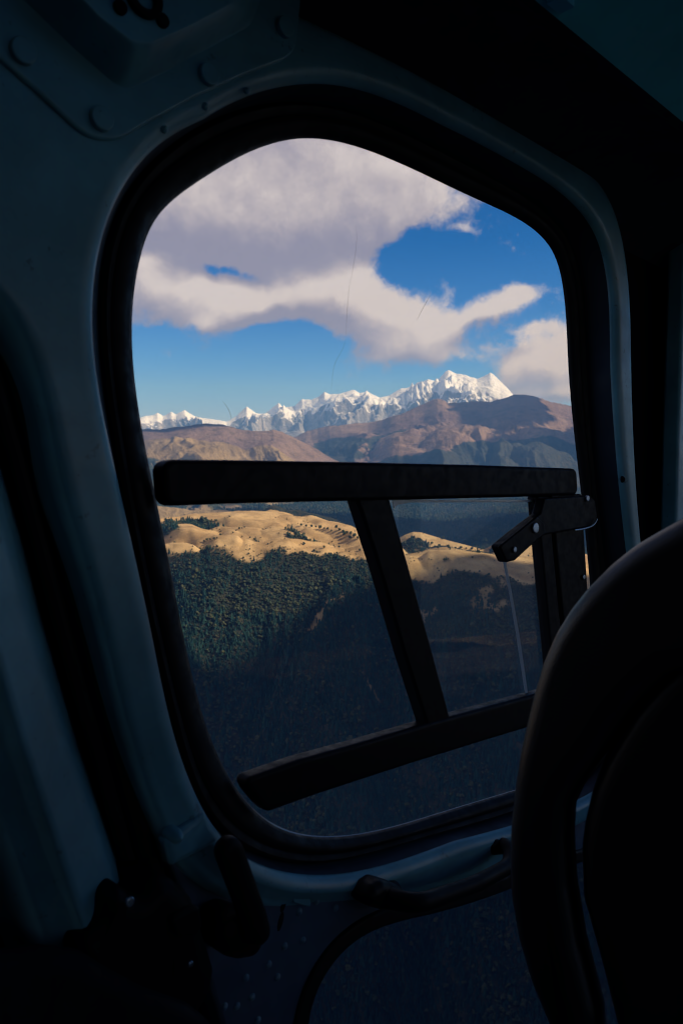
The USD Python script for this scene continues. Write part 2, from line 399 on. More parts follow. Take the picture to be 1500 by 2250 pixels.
def land_material(name, kind):
    g = Graph()
    pos = g.n('geometry')('position')
    at = g.n('separate_color', color=g.n('attribute', attribute='cover')('color'))
    fo, sc, sn = at('r'), at('g'), at('b')
    if kind == 'hill':
        s1, s2, s3 = 0.02, 0.11, 0.5
        dry = g.mix(g.smooth(g.noise(pos, s1, 6.0, 0.6)('fac'), 0.35, 0.65), (0.62, 0.40, 0.18), (0.42, 0.255, 0.11))
        dry = g.mix(g.smooth(g.noise(pos, 0.045, 7.0, 0.72, 0.6)('fac'), 0.50, 0.72) * 0.62, dry, (0.24, 0.155, 0.07))
        dry = g.mix(g.smooth(g.noise(pos, s2, 6.0, 0.75)('fac'), 0.58, 0.72) * 0.6, dry, (0.15, 0.105, 0.05))
        dry = g.mix(g.smooth(g.noise(pos, 0.35, 5.0, 0.75)('fac'), 0.56, 0.68) * 0.45, dry, (0.13, 0.10, 0.05))
        floor = g.mix(g.smooth(g.noise(pos, s2, 5.0, 0.6)('fac'), 0.35, 0.65), (0.014, 0.026, 0.022), (0.046, 0.042, 0.028))
        col = g.mix(fo, dry, floor)
        hgt = g.noise(pos, s3, 5.0, 0.65)('fac'); dist = 1.2
    elif kind == 'valley':
        dry = g.mix(g.smooth(g.noise(pos, 0.008, 6.0, 0.6)('fac'), 0.35, 0.65), (0.34, 0.235, 0.12), (0.22, 0.15, 0.075))
        wood = g.mix(g.smooth(g.noise(pos, 0.06, 5.0, 0.7)('fac'), 0.3, 0.7), (0.020, 0.030, 0.016), (0.06, 0.066, 0.032))
        col = g.mix(fo, dry, wood)
        hgt = g.noise(pos, 0.05, 4.0, 0.7)('fac'); dist = 16.0
    elif kind == 'brown':
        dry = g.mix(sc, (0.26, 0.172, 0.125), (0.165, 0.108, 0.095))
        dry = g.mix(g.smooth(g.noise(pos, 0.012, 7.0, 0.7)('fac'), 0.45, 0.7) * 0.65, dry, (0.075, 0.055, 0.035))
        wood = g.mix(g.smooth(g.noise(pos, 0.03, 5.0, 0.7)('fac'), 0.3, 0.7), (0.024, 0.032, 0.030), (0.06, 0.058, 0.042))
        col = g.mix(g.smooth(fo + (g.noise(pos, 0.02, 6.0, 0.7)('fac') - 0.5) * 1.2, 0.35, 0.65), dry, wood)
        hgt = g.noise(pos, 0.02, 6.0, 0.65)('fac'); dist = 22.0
    else:
        rock = g.mix(g.smooth(g.noise(pos, 0.004, 6.0, 0.7)('fac'), 0.35, 0.65), (0.20, 0.21, 0.24), (0.36, 0.34, 0.34))
        nz_ = g.n('separate_xyz', vector=g.n('geometry')('true_normal'))('z')
        sv = g.n('mapping', mapping_type='point', vector=pos, scale=(1.0, 0.5, 0.42))('vector')
        steep = g.noise(sv, 0.012, 9.0, 0.72, 0.6)('fac')
        cov = sn + (steep - 0.5) * 2.0 + 0.12
        col = g.mix(g.smooth(cov, 0.36, 0.56), rock, (0.86, 0.86, 0.88))
        hgt = g.noise(pos, 0.006, 8.0, 0.7)('fac'); dist = 65.0
    nrm = g.n('bump', height=hgt, strength=0.9, distance=dist)('normal')
    return g.build(name, surface=g.n('principled_bsdf', base_color=col, roughness=0.95, specular_ior_level=0.1, normal=nrm)('BSDF'))


land('hillside', 'steep forested hillside rising to a smooth dome of golden dry grass', 0, 2440, land_material('hillside_look', 'hill'))
land('valley', 'dark forested ridge and blue hazy valley slopes behind the golden hill', 2450, 5050, land_material('valley_look', 'valley'))
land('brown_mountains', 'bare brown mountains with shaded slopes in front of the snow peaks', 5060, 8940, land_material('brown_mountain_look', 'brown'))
land('snow_mountains', 'distant jagged snow covered mountain range under the clouds', 8950, 40000, land_material('snow_mountain_look', 'snow'))

# ------------------------------------------------------------------ haze
HZ = 18600.0
zmin, zmax = float(Z.min()) - 1.0, float(Z.max()) + 60.0
g = Graph()
hz_mat = g.build('haze_look', volume=g.n('principled_volume', color=(0.18, 0.47, 1.0), density=HAZE_DENSITY, anisotropy=0.0, absorption_color=(0.9, 0.95, 1.0))('volume'))
hb = trimesh.creation.box([2 * HZ, 2 * HZ, zmax - zmin]); hb.apply_translation([0, 0, (zmax + zmin) / 2])
tag(obj('haze', hb, hz_mat, smooth=False), 'pale blue haze filling the air between the helicopter and the mountains', None, None, 'stuff')


# ------------------------------------------------------------------ clouds whose shadows lie on the land
def cloud(cx, cy, ground, rx, ry, rot=0.0, height=2900.0, seed=0):
    tau = (height - ground) / SUN_DIR[2]
    c = np.array([cx, cy, ground]) + SUN_DIR * tau
    m = trimesh.creation.icosphere(5, 1.0)
    v = m.vertices.copy()
    n = 0.42 * fbm(v[:, 0] * 2.6 + v[:, 2] * 1.1, v[:, 1] * 2.6 - v[:, 2] * 0.8, 5, 200 + seed, 0.6)
    v *= (1 + n)[:, None]
    v[:, 2] = np.where(v[:, 2] < 0, v[:, 2] * 0.35, v[:, 2])
    v *= [rx, ry, 0.22 * min(rx, ry) + 60]
    ca, sa = math.cos(rot), math.sin(rot)
    v[:, :2] = v[:, :2] @ np.array([[ca, sa], [-sa, ca]])
    return trimesh.Trimesh(v + c, m.faces, process=False)


cloud_mat = simple('cloud_look', (0.85, 0.86, 0.88), 1.0, spec=0.0)
CLOUDS = [(130, 335, -420, 1250, 700, 0.16), (1560, 7200, 250, 330, 800, 0.4), (2000, 6000, -50, 700, 380, 0.0), (-1250, 5500, 0, 480, 260, 0.1), (500, 2900, -400, 900, 330, -0.1)]
for k, (cx, cy, gz, rx, ry, rot) in enumerate(CLOUDS):
    tag(obj('cloud', cloud(cx, cy, gz, rx, ry, rot, seed=k * 10), cloud_mat, smooth=True), 'low white cloud drifting over the hills and shading them', None, None, 'structure')


# ------------------------------------------------------------------ trees
def leaf_material(name, dark, light):
    g = Graph()
    r = g.n('object_info')('random')
    pos = g.n('geometry')('position')
    f = g.noise(pos, 0.9, 3.0, 0.6)('fac')
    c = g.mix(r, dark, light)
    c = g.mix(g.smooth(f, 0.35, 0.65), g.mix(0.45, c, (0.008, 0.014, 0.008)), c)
    return g.build(name, surface=g.n('principled_bsdf', base_color=c, roughness=0.85, specular_ior_level=0.15)('BSDF'))


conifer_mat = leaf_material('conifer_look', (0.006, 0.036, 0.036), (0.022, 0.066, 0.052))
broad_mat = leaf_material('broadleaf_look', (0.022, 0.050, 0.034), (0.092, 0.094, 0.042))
bark_mat = simple('bark_look', (0.07, 0.05, 0.035), 0.9)


def conifer_crown(seed, h=15.0, rad=2.9, tiers=5, sides=8):
    q = np.random.default_rng(seed)
    V, F = [], []
    for k in range(tiers):
        z0 = h * (0.14 + 0.80 * k / tiers) - 0.3
        z1 = min(h, z0 + h * 0.34)
        rk = rad * (1 - k / tiers) ** 0.8 * q.uniform(0.85, 1.15) + 0.25
        b = len(V)
        ox, oy = q.normal(0, 0.18, 2)
        for i in range(sides):
            a = 2 * math.pi * (i + q.uniform(-0.3, 0.3)) / sides
            rj = rk * (q.uniform(0.75, 1.2) if i % 2 else q.uniform(0.45, 0.8))
            V.append((ox + rj * math.cos(a), oy + rj * math.sin(a), z0 - 0.5 + q.uniform(-0.5, 0.5) - (0.5 if i % 2 else 0)))
        V.append((ox * 0.3, oy * 0.3, z1)); V.append((ox, oy, z0 + 0.5))
        for i in range(sides):
            F.append((b + i, b + (i + 1) % sides, b + sides)); F.append((b + (i + 1) % sides, b + i, b + sides + 1))
    return trimesh.Trimesh(np.array(V), np.array(F), process=False)


def broad_crown(seed, h=9.0, rad=3.4, lumps=7):
    q = np.random.default_rng(seed)
    parts = []
    for k in range(lumps):
        m = trimesh.creation.icosphere(1, 1.0)
        m.vertices *= (1 + q.normal(0, 0.17, len(m.vertices)))[:, None]
        a, d = q.uniform(0, 2 * math.pi), rad * 0.62 * math.sqrt(q.uniform())
        s = rad * q.uniform(0.38, 0.6)
        m.apply_scale([s, s, s * 0.85])
        m.apply_translation([d * math.cos(a), d * math.sin(a), h * (0.42 + 0.42 * q.uniform()) - 0.25 * d])
        parts.append(m)
    return trimesh.util.concatenate(parts)


def trunk_mesh(h, r):
    return trimesh.Trimesh(*_taper(h, r))


def _taper(h, r, sides=6):
    a = np.linspace(0, 2 * math.pi, sides, endpoint=False)
    lo = np.stack([r * np.cos(a), r * np.sin(a), a * 0 - 1.0], 1); hi = np.stack([0.4 * r * np.cos(a), 0.4 * r * np.sin(a), a * 0 + h], 1)
    F = []
    for i in range(sides):
        j = (i + 1) % sides
        F += [(i, j, sides + j), (i, sides + j, sides + i)]
    return np.vstack([lo, hi]), np.array(F)


def scatter(r0, r1, a_max, step, seed, thin=1.0):
    q = np.random.default_rng(seed)
    nr = int((r1 - r0) / step)
    A_, R_ = [], []
    for k in range(nr):
        r = r0 + k * step
        n = int(2 * a_max * r / step)
        a = np.linspace(-a_max, a_max, n) + q.uniform(-0.48, 0.48, n) * step / r
        A_.append(a); R_.append(r + q.uniform(-0.48, 0.48, n) * step)
    A_, R_ = np.concatenate(A_), np.concatenate(R_)
    f, w = at_mask(0, np.clip(A_, -AZF, AZF), R_)
    keep = q.uniform(size=len(A_)) < np.where(f < 0.5, 0.45 * f, f) * thin
    return A_[keep], R_[keep], w[keep], q


a1, r1_, w1, q = scatter(560, 2440, 0.46, 3.4, 301, 0.97)
hid = (w1 == 0) & (r1_ > np.interp(a1, az, DA) + 130)
a1, r1_ = a1[~hid], r1_[~hid]
a2, r2_, w2, _ = scatter(2450, 4300, 0.46, 13.0, 302, 0.85)
qb = np.random.default_rng(303)
ab = qb.uniform(-0.40, 0.40, 60000); rb = np.sqrt(qb.uniform(1150 ** 2, 2200 ** 2, 60000))
mb, wb = at_mask(0, ab, rb)
ib = np.rint(np.interp(ab, az, np.arange(len(az)))).astype(int); jb = np.rint(np.interp(rb, rr, np.arange(len(rr)))).astype(int)
xb, yb = np.sin(ab) * rb, np.cos(ab) * rb
near_edge = np.exp(-np.clip(rb - np.interp(ab, az, DE) + 10, 0, None) / 40)
pb_ = (0.006 + 0.5 * near_edge + 0.35 * sst(-dunes[ib, jb], 0.22, 0.45)) * sst(fbm(xb / 55, yb / 55, 4, 311), 0.0, 0.35)
okb = (mb < 0.5) & (wb <= 1) & (qb.uniform(size=60000) < pb_)
ab, rb = ab[okb], rb[okb]
aa, ra = np.concatenate([a1, a2, ab]), np.concatenate([r1_, r2_, rb])
bush = np.arange(len(aa)) >= len(a1) + len(a2)
px_, py_, pz_ = np.sin(aa) * ra, np.cos(aa) * ra, ground_z(aa, ra)
n_t = len(aa)
kindn = 0.9 * fbm(px_ / 110, py_ / 150, 3, 310) + q.normal(0, 0.5, n_t) + np.where(ra < np.interp(aa, az, DE) - 130, 0.35, -0.1)
proto = np.where(kindn > 0, q.integers(0, 4, n_t), 4 + q.integers(0, 3, n_t))
sc = np.where(proto < 4, 0.60, 0.54) * np.exp(q.normal(0, 0.34, n_t)) * np.where(ra > 2450, 1.7, 1.0) * np.where(np.abs(ra - np.interp(aa, az, DE)) < 60, 0.75, 1.0)

inst = UsdGeom.PointInstancer.Define(stage, '/World/forest')
protos = []
for k in range(4):
    protos.append(usdkit.mesh(stage, f'/World/forest/prototypes/conifer_{k:03d}', conifer_crown(400 + k, 8.6 + 1.1 * k, 2.6 + 0.25 * k, 5, 8), conifer_mat))
for k in range(3):
    protos.append(usdkit.mesh(stage, f'/World/forest/prototypes/broadleaf_{k:03d}', broad_crown(420 + k, 6.5 + k, 3.0 + 0.3 * k, 6), broad_mat, smooth=True))
inst.CreatePrototypesRel().SetTargets([p.GetPath() for p in protos])

inst.CreatePositionsAttr(Vt.Vec3fArray.FromNumpy(np.stack([px_, py_, pz_ - np.where(bush, 1.0, 0.6)], 1).astype(np.float32)))
sc = np.where(bush, q.uniform(0.14, 0.42, n_t), sc); proto = np.where(bush, 4 + q.integers(0, 3, n_t), proto)
th = q.uniform(0, 2 * math.pi, n_t)
inst.CreateOrientationsAttr(Vt.QuathArray([Gf.Quath(float(math.cos(t / 2)), 0, 0, float(math.sin(t / 2))) for t in th]))
inst.CreateScalesAttr(Vt.Vec3fArray.FromNumpy((sc[:, None] * np.stack([np.ones(n_t), np.ones(n_t), q.uniform(0.85, 1.15, n_t)], 1)).astype(np.float32)))
inst.CreateProtoIndicesAttr(Vt.IntArray.FromNumpy(proto.astype(np.int32)))
tag(inst.GetPrim(), 'dense dark green forest covering the steep slope below the golden hill', None, None, 'stuff')

# trees that stand singly on the golden grass: each a thing with trunk and crown
kinds = []
for k in range(3):
    c = stage.CreateClassPrim(f'/World/Looks/tree_kind_{k:03d}'); c.SetTypeName('Xform')
    usdkit.mesh(stage, str(c.GetPath()) + '/trunk', trunk_mesh(4.5, 0.32), bark_mat, smooth=True)
    usdkit.mesh(stage, str(c.GetPath()) + '/crown', broad_crown(500 + k, 7.5 + 0.7 * k, 3.3, 9), broad_mat, smooth=True)
    kinds.append(c)


def hit(u, v):
    """Where the line of sight through a picked point meets the near hill."""
    a, t = az_tan(u, v)
    r = np.linspace(900, 2440, 4000)
    z = ground_z(np.full_like(r, float(a)), r)
    below = np.nonzero(z >= t * r)[0]
    return (float(a), float(r[below[0]]), float(z[below[0]])) if len(below) else None


groups = [('rounded dark tree in the row on the golden shoulder', 'trees on the shoulder of the golden dome', [(662, 1157), (672, 1159), (684, 1160), (694, 1160), (703, 1163), (712, 1163), (719, 1164), (728, 1168)]),
          ('small dark bush in the gully of the golden dome', 'bushes in the gully of the dome', [(519, 1167), (525, 1164), (531, 1162), (537, 1160), (512, 1172)]),
          ('dark bush on the pale crest beside the dome', 'bushes below the pale left crest', [(455, 1189), (462, 1187), (470, 1186), (477, 1184), (448, 1191)]),
          ('dark tree in the dip between the small golden ridges', 'trees in the dip between the small ridges', [(930, 1200), (940, 1202), (948, 1197), (955, 1204), (965, 1201), (985, 1207), (1000, 1207), (1012, 1206), (1024, 1207), (1036, 1209), (1058, 1208), (1088, 1207), (1098, 1210), (962, 1207), (920, 1207)]),
          ('lone dark round tree on the open golden slope of the small ridge', None, [(1037, 1227)]),
          ('dark bush along the foot of the golden dome', 'bushes along the foot of the dome', [(668, 1198), (712, 1205), (745, 1204), (790, 1211), (596, 1193)]),
          ('dark tree at the far end of the golden dome', 'trees at the far end of the dome', [(738, 1163), (746, 1166), (754, 1170), (762, 1173), (770, 1176), (778, 1181), (786, 1186), (756, 1177), (769, 1184)])]
q = np.random.default_rng(77)
ORD = 'first second third fourth fifth sixth seventh eighth ninth tenth eleventh twelfth thirteenth fourteenth fifteenth'.split()
for base_label, grp, spots in groups:
    for k_, (u, v) in enumerate(sorted(spots)):
        label = base_label if len(spots) == 1 else f'{base_label}, {ORD[k_]} from the left'
        h = hit(u, v)
        if h is None:
            continue
        a, r, z = h
        x = UsdGeom.Xform.Define(stage, path_for('hill_tree', None))
        x.AddTranslateOp().Set(Gf.Vec3d(math.sin(a) * r, math.cos(a) * r, z - 0.4))
        x.AddRotateZOp().Set(float(q.uniform(0, 360)))
        s = float(q.uniform(0.6, 1.3)) * (0.62 if 'bush' in label else 0.9)
        x.AddScaleOp().Set(Gf.Vec3f(s, s, s * float(q.uniform(0.85, 1.15))))
        x.GetPrim().GetReferences().AddInternalReference(kinds[int(q.integers(0, 3))].GetPath())
        x.GetPrim().SetInstanceable(True)
        tag(x.GetPrim(), label, 'bush' if 'bush' in label else 'tree', grp)

# ------------------------------------------------------------------ the helicopter: coordinates n (inwards from the door), s (towards the nose), t (up)
WD, CS, CN = 0.616, 0.715, 0.6992
FLOOR = 1.05
c_, s_ = math.cos(PITCH), math.sin(PITCH)
Xh, Fh, Yh = np.array([1, 0, 0.]), np.array([0, c_, -s_]), np.array([0, s_, c_])
Sv, Nv, Tv = CS * Xh + CN * Fh, CN * Xh - CS * Fh, Yh
ORI = -WD * Nv - FLOOR * Tv


def frame_xform(name, local=(0, 0, 0)):
    x = UsdGeom.Xform.Define(stage, '/World/' + name)
    o = ORI + local[0] * Nv + local[1] * Sv + local[2] * Tv
    x.AddTransformOp().Set(Gf.Matrix4d(*Nv, 0, *Sv, 0, *Tv, 0, *o, 1))
    return x.GetPrim()


def pk(u, v, h):
    """Picked point -> (s, t) on the plane h inwards from the door plane."""
    X, Y = (np.asarray(u, float) - 750) / FPX, (1125 - np.asarray(v, float)) / FPX
    lam = (np.asarray(h) - WD) / (CN * X - CS)
    return np.stack([lam * (CS * X + CN), lam * Y], -1)


def pks(pts, h):
    p = np.array(pts, float)
    return pk(p[:, 0], p[:, 1], h)


def L(v):
    """(s, t, n) rows -> local (n, s, t + floor)."""
    v = np.asarray(v, float)
    return np.stack([v[..., 2], v[..., 0], v[..., 1] + FLOOR], -1)


def ccw(p):
    x, y = p[:, 0], p[:, 1]
    return p if np.sum(x * np.roll(y, -1) - y * np.roll(x, -1)) > 0 else p[::-1]


def resample(p, n):
    q = np.vstack([p, p[:1]]); d = np.r_[0, np.cumsum(np.linalg.norm(np.diff(q, axis=0), axis=1))]
    t = np.linspace(0, d[-1], n, endpoint=False)
    return np.stack([np.interp(t, d, q[:, 0]), np.interp(t, d, q[:, 1])], 1)


def rounded(p, r, step=0.003):
    pg = Polygon(p)
    pg = pg.buffer(-r, quad_segs=8).buffer(2 * r, quad_segs=8).buffer(-r, quad_segs=8) if r else pg
    if pg.geom_type != 'Polygon':
        pg = max(pg.geoms, key=lambda q: q.area)
    c = np.array(pg.exterior.coords)[:-1]
    per = pg.exterior.length
    return ccw(resample(c, max(12, int(per / step))))


def spline(pts, n=600, s=2.0):
    p = np.array(pts, float); p = np.vstack([p, p[:1]])
    tck, _ = splprep(p.T, s=s * len(p), per=True)
    return np.stack(splev(np.linspace(0, 1, n, endpoint=False), tck), 1)


def normals2(p):
    t = np.roll(p, -1, 0) - np.roll(p, 1, 0)
    n = np.stack([t[:, 1], -t[:, 0]], 1)
    return n / np.maximum(np.linalg.norm(n, axis=1, keepdims=True), 1e-12)


def slab(outer, h0, h1, r=0.002, holes=(), seg=3, local=True):
    """A plate of the outline between depths h0 and h1 with rounded edges."""
    prof = [(r * (1 - math.cos(a)), h0 + r * (1 - math.sin(a))) for a in np.linspace(0, math.pi / 2, seg + 1)][::-1]
    prof = [(r * (1 - math.sin(a)), h0 + r * (1 - math.cos(a))) for a in np.linspace(0, math.pi / 2, seg + 1)]
    prof += [(r * (1 - math.cos(a)), h1 - r * (1 - math.sin(a))) for a in np.linspace(0, math.pi / 2, seg + 1)]
    loops = [(ccw(np.asarray(outer, float)), -1.0)] + [(ccw(np.asarray(h, float)), 1.0) for h in holes]
    V, F, off, caps = [], [], 0, [[], []]
    for p, sgn in loops:
        nn, K, M = normals2(p), len(p), len(prof)
        for d, h in prof:
            V.append(np.column_stack([p + sgn * d * nn, np.full(K, h)]))
        idx = off + np.arange(M * K).reshape(M, K)
        a, b, c, d_ = idx[:-1], np.roll(idx[:-1], -1, 1), np.roll(idx[1:], -1, 1), idx[1:]
        f = np.concatenate([np.stack([a, b, c], -1).reshape(-1, 3), np.stack([a, c, d_], -1).reshape(-1, 3)])
        F.append(f if sgn < 0 else f[:, ::-1])
        caps[0].append(idx[0]); caps[1].append(idx[-1])
        off += M * K
    V = np.vstack(V)
    for k in (0, 1):
        ids = np.concatenate(caps[k]); ends = np.cumsum([len(c) for c in caps[k]])
        t = mapbox_earcut.triangulate_float64(np.ascontiguousarray(V[ids, :2]), ends.astype(np.uint32)).reshape(-1, 3)
        t = ids[t.astype(int)]
        e = V[t]
        ar = (e[:, 1, 0] - e[:, 0, 0]) * (e[:, 2, 1] - e[:, 0, 1]) - (e[:, 1, 1] - e[:, 0, 1]) * (e[:, 2, 0] - e[:, 0, 0])
        t = np.where((ar > 0)[:, None], t, t[:, ::-1])
        F.append(t if k else t[:, ::-1])
    return trimesh.Trimesh(L(V) if local else V, np.vstack(F), process=False)


def loft(rings, closed=True):
    """rings: (M, K, 3) of local points."""
    Rg = np.array(rings); M, K = Rg.shape[:2]
    idx = np.arange(M * K).reshape(M, K)
    a, d = idx[:-1], idx[1:]
    if closed:
        b, c = np.roll(a, -1, 1), np.roll(d, -1, 1)
    else:
        a, b, d, c = a[:, :-1], a[:, 1:], d[:, :-1], d[:, 1:]
    f = np.concatenate([np.stack([a, b, c], -1).reshape(-1, 3), np.stack([a, c, d], -1).reshape(-1, 3)])
    return trimesh.Trimesh(Rg.reshape(-1, 3), f, process=False)


def tube(path, rad, sides=14, caps=True):
    P = np.asarray(path, float); n = len(P)
    rad = np.broadcast_to(np.asarray(rad, float), (n,))
    T = np.gradient(P, axis=0); T /= np.linalg.norm(T, axis=1, keepdims=True)
    up = np.array([0.3, 0.2, 1.0]); rings = []
    a = np.linspace(0, 2 * math.pi, sides, endpoint=False)
    for i in range(n):
        e1 = up - T[i] * (up @ T[i]); e1 /= np.linalg.norm(e1); e2 = np.cross(T[i], e1); up = e1
        rings.append(P[i] + rad[i] * (np.cos(a)[:, None] * e1 + np.sin(a)[:, None] * e2))
    m = loft(rings)
    if caps:
        v = np.vstack([m.vertices, P[:1] - T[0] * rad[0] * 0.3, P[-1:] + T[-1] * rad[-1] * 0.3]); k = len(v)
        f = [(i, k - 2, (i + 1) % sides) for i in range(sides)] + [((n - 1) * sides + i, (n - 1) * sides + (i + 1) % sides, k - 1) for i in range(sides)]
        m = trimesh.Trimesh(v, np.vstack([m.faces, f]), process=False)
    if m.volume < 0:
        m.invert()
    return m


def curve3(pts, n=40):
    p = np.array(pts, float)
    tck, _ = splprep(p.T, s=0, k=min(3, len(p) - 1))
    return np.stack(splev(np.linspace(0, 1, n), tck), 1)


def dome_cap(s, t, h, r, tall, sides=12, rings=4):
    """A rivet or bolt head standing on the plane h."""
    V, F = [], []
    for k in range(rings + 1):
        a = (math.pi / 2) * k / rings
        for i in range(sides):
            b = 2 * math.pi * i / sides
            V.append((s + r * math.cos(a) * math.cos(b), t + r * math.cos(a) * math.sin(b), h - 0.001 + (tall + 0.001) * math.sin(a)))
    for k in range(rings):
        for i in range(sides):
            j = (i + 1) % sides
            F += [(k * sides + i, k * sides + j, (k + 1) * sides + j), (k * sides + i, (k + 1) * sides + j, (k + 1) * sides + i)]
    return trimesh.Trimesh(L(np.array(V)), np.array(F), process=False)


def disc_head(s, t, h, r, tall):
    a = np.linspace(0, 2 * math.pi, 28, endpoint=False)
    return slab(np.stack([s + r * np.cos(a), t + r * np.sin(a)], 1), h, h + tall, min(0.0015, tall * 0.45))


paint = simple('teal_paint_look', (0.092, 0.265, 0.335), 0.40, bump=0.12, bscale=900.0, vary=0.16, vscale=9.0, coat=0.15, grime=1.0)
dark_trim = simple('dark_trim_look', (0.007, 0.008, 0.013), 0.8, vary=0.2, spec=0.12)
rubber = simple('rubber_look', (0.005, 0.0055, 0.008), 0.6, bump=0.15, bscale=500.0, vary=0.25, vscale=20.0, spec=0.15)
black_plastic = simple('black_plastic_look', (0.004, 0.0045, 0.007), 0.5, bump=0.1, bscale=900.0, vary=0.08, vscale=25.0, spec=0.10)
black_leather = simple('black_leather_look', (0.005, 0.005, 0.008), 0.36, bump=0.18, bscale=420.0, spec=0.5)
steel = simple('steel_look', (0.30, 0.37, 0.45), 0.3, metal=1.0, vary=0.15, vscale=60.0)
ceil_paint = simple('ceiling_look', (0.05, 0.45, 0.55), 0.55, bump=0.1, bscale=700.0, vary=0.12, vscale=5.0)


def pane_material(name, dust, tint=(0.96, 0.985, 1.0), gloss=0.2):
    g = Graph()
    pos = g.n('texture_coordinate')('object')
    tr = g.n('transparent_bsdf', color=tint)('BSDF')
    gl = g.n('glossy_bsdf', color=(0.9, 0.95, 1.0), roughness=0.02)('BSDF')
    df = g.n('diffuse_bsdf', color=(0.5, 0.55, 0.6))('BSDF')
    f = g.noise(pos, 14.0, 7.0, 0.7)('fac')
    a = g.n('mix_closure', fac=g.math('multiply', g.n('fresnel', IOR=1.45)('fac'), gloss), closure1=tr, closure2=gl)('closure')
    return g.build(name, surface=g.n('mix_closure', fac=g.smooth(f, 0.3, 0.75, dust * 0.5, dust * 1.5), closure1=a, closure2=df)('closure'))


pane_mat = pane_material('window_pane_look', 0.001)
pane2_mat = pane_material('sliding_pane_look', 0.008, (0.94, 0.965, 0.98), 0.06)
gg = Graph()
edge_mat = gg.build('glass_edge_look', surface=gg.n('principled_bsdf', base_color=(0.58, 0.66, 0.74), roughness=0.25, specular_ior_level=0.8)('BSDF'))

GLASS = [(655, 302), (600, 311), (560, 325), (500, 353), (440, 390), (390, 428), (350, 470), (322, 515), (305, 570), (295, 630), (290, 700), (290, 760), (295, 820), (303, 880), (315, 950), (328, 1020), (344, 1110), (358, 1180), (372, 1250), (387, 1320), (402, 1390),
         (418, 1460), (435, 1530), (455, 1600), (478, 1660), (505, 1715), (540, 1765), (580, 1801), (625, 1825), (680, 1838), (740, 1840), (800, 1832), (870, 1815), (950, 1793), (1040, 1765), (1130, 1738), (1200, 1712), (1262, 1680), (1300, 1640), (1318, 1580), (1318, 1500), (1308, 1400),
         (1298, 1300), (1285, 1170), (1270, 1040), (1262, 960), (1255, 880), (1248, 800), (1243, 720), (1238, 650), (1229, 590), (1213, 547), (1190, 518), (1150, 489), (1100, 462), (1050, 437), (1000, 413), (950, 390), (900, 367), (850, 345), (800, 325), (750, 310), (700, 303)]
SEAL = [(655, 222), (580, 230), (500, 250), (430, 283), (370, 325), (310, 382), (268, 440), (242, 510), (228, 590), (222, 680), (224, 770), (232, 870), (246, 960), (262, 1050), (285, 1170), (310, 1290), (338, 1420), (362, 1530), (388, 1630), (418, 1720), (455, 1790), (500, 1845), (560, 1878), (630, 1894),
        (720, 1893), (800, 1880), (900, 1853), (1010, 1818), (1128, 1781), (1230, 1740), (1305, 1695), (1340, 1640), (1352, 1570), (1346, 1460), (1336, 1330), (1318, 1150), (1300, 1000), (1292, 900), (1284, 760), (1274, 630), (1260, 562), (1233, 502), (1180, 453), (1073, 386), (940, 320), (780, 246), (710, 224)]
LIP = [(655, 208), (560, 220), (470, 248), (390, 286), (320, 338), (272, 400), (238, 474), (216, 560), (204, 660), (202, 740), (208, 800), (224, 900), (248, 1000), (276, 1120), (304, 1240), (336, 1400), (360, 1500), (396, 1660), (425, 1730), (458, 1785), (500, 1850), (550, 1895), (600, 1916), (660, 1932), (720, 1936), (780, 1928), (840, 1914), (960, 1873),
       (1122, 1817), (1260, 1765), (1350, 1710), (1400, 1640), (1412, 1560), (1405, 1420), (1392, 1260), (1374, 1100), (1365, 940), (1357, 800), (1351, 660), (1343, 570), (1330, 520), (1288, 455), (1233, 402), (1127, 338), (1050, 298), (967, 258), (900, 228), (807, 200), (730, 200)]
OUTER = [(560, -48), (450, -110), (300, -170), (100, -190), (-80, -120), (-190, 60), (-220, 260), (-180, 430), (-100, 560), (0, 690), (80, 840), (120, 1040), (160, 1160), (192, 1280), (224, 1400), (256, 1520), (300, 1680), (335, 1790), (380, 1880), (440, 1950), (520, 1990), (620, 2008), (720, 2008), (850, 1990), (980, 1956), (1130, 1906), (1290, 1810), (1400, 1745),
         (1440, 1650), (1448, 1560), (1440, 1420), (1425, 1300), (1406, 1180), (1403, 1060), (1398, 860), (1392, 740), (1386, 620), (1378, 515), (1356, 435), (1313, 372), (1233, 318), (1100, 248), (967, 176), (780, 80), (700, 32)]
KR = 420
CENT = pk(760, 1060, 0.0)


def star(p, k=KR):
    d = p - CENT
    a = np.arctan2(d[:, 1], d[:, 0]); o = np.argsort(a); a, r = a[o], np.hypot(d[:, 0], d[:, 1])[o]
    th = np.linspace(-math.pi, math.pi, k, endpoint=False)
    return np.interp(th, a, r, period=2 * math.pi), th


th = np.linspace(-math.pi, math.pi, KR, endpoint=False)
bottom = np.exp(-((th + math.pi / 2) / 0.75) ** 2)


def ring_from(pts, h, s=2.0, k=KR):
    return star(pks(spline(pts, 900, s), h), k)[0]


rG = ring_from(GLASS, -0.036)
rGs = {h: np.maximum(rG, ring_from(GLASS, h) + 0.001) for h in (-0.031, -0.027, -0.022)}
rS = np.maximum(ring_from(SEAL, -0.026, 5.0), rGs[-0.022] + 0.010)
h_lip = 0.026 - 0.024 * bottom
h_out = h_lip - 0.012 * bottom
# the lip stands at a depth that varies round the window: map with the depth at each angle
lip_pts, out_pts = spline(LIP, 900, 4.0), spline(OUTER, 900, 3.0)


def ring_var(pts, hh):
    r = star(pks(pts, 0.02))[0]
    for _ in range(3):
        p0 = pks(pts, 0.02)
        ang = np.arctan2(*(p0 - CENT).T[::-1])
        hv = np.interp(ang, th, hh, period=2 * math.pi)
        r = star(pk(pts[:, 0], pts[:, 1], hv))[0]
    return r


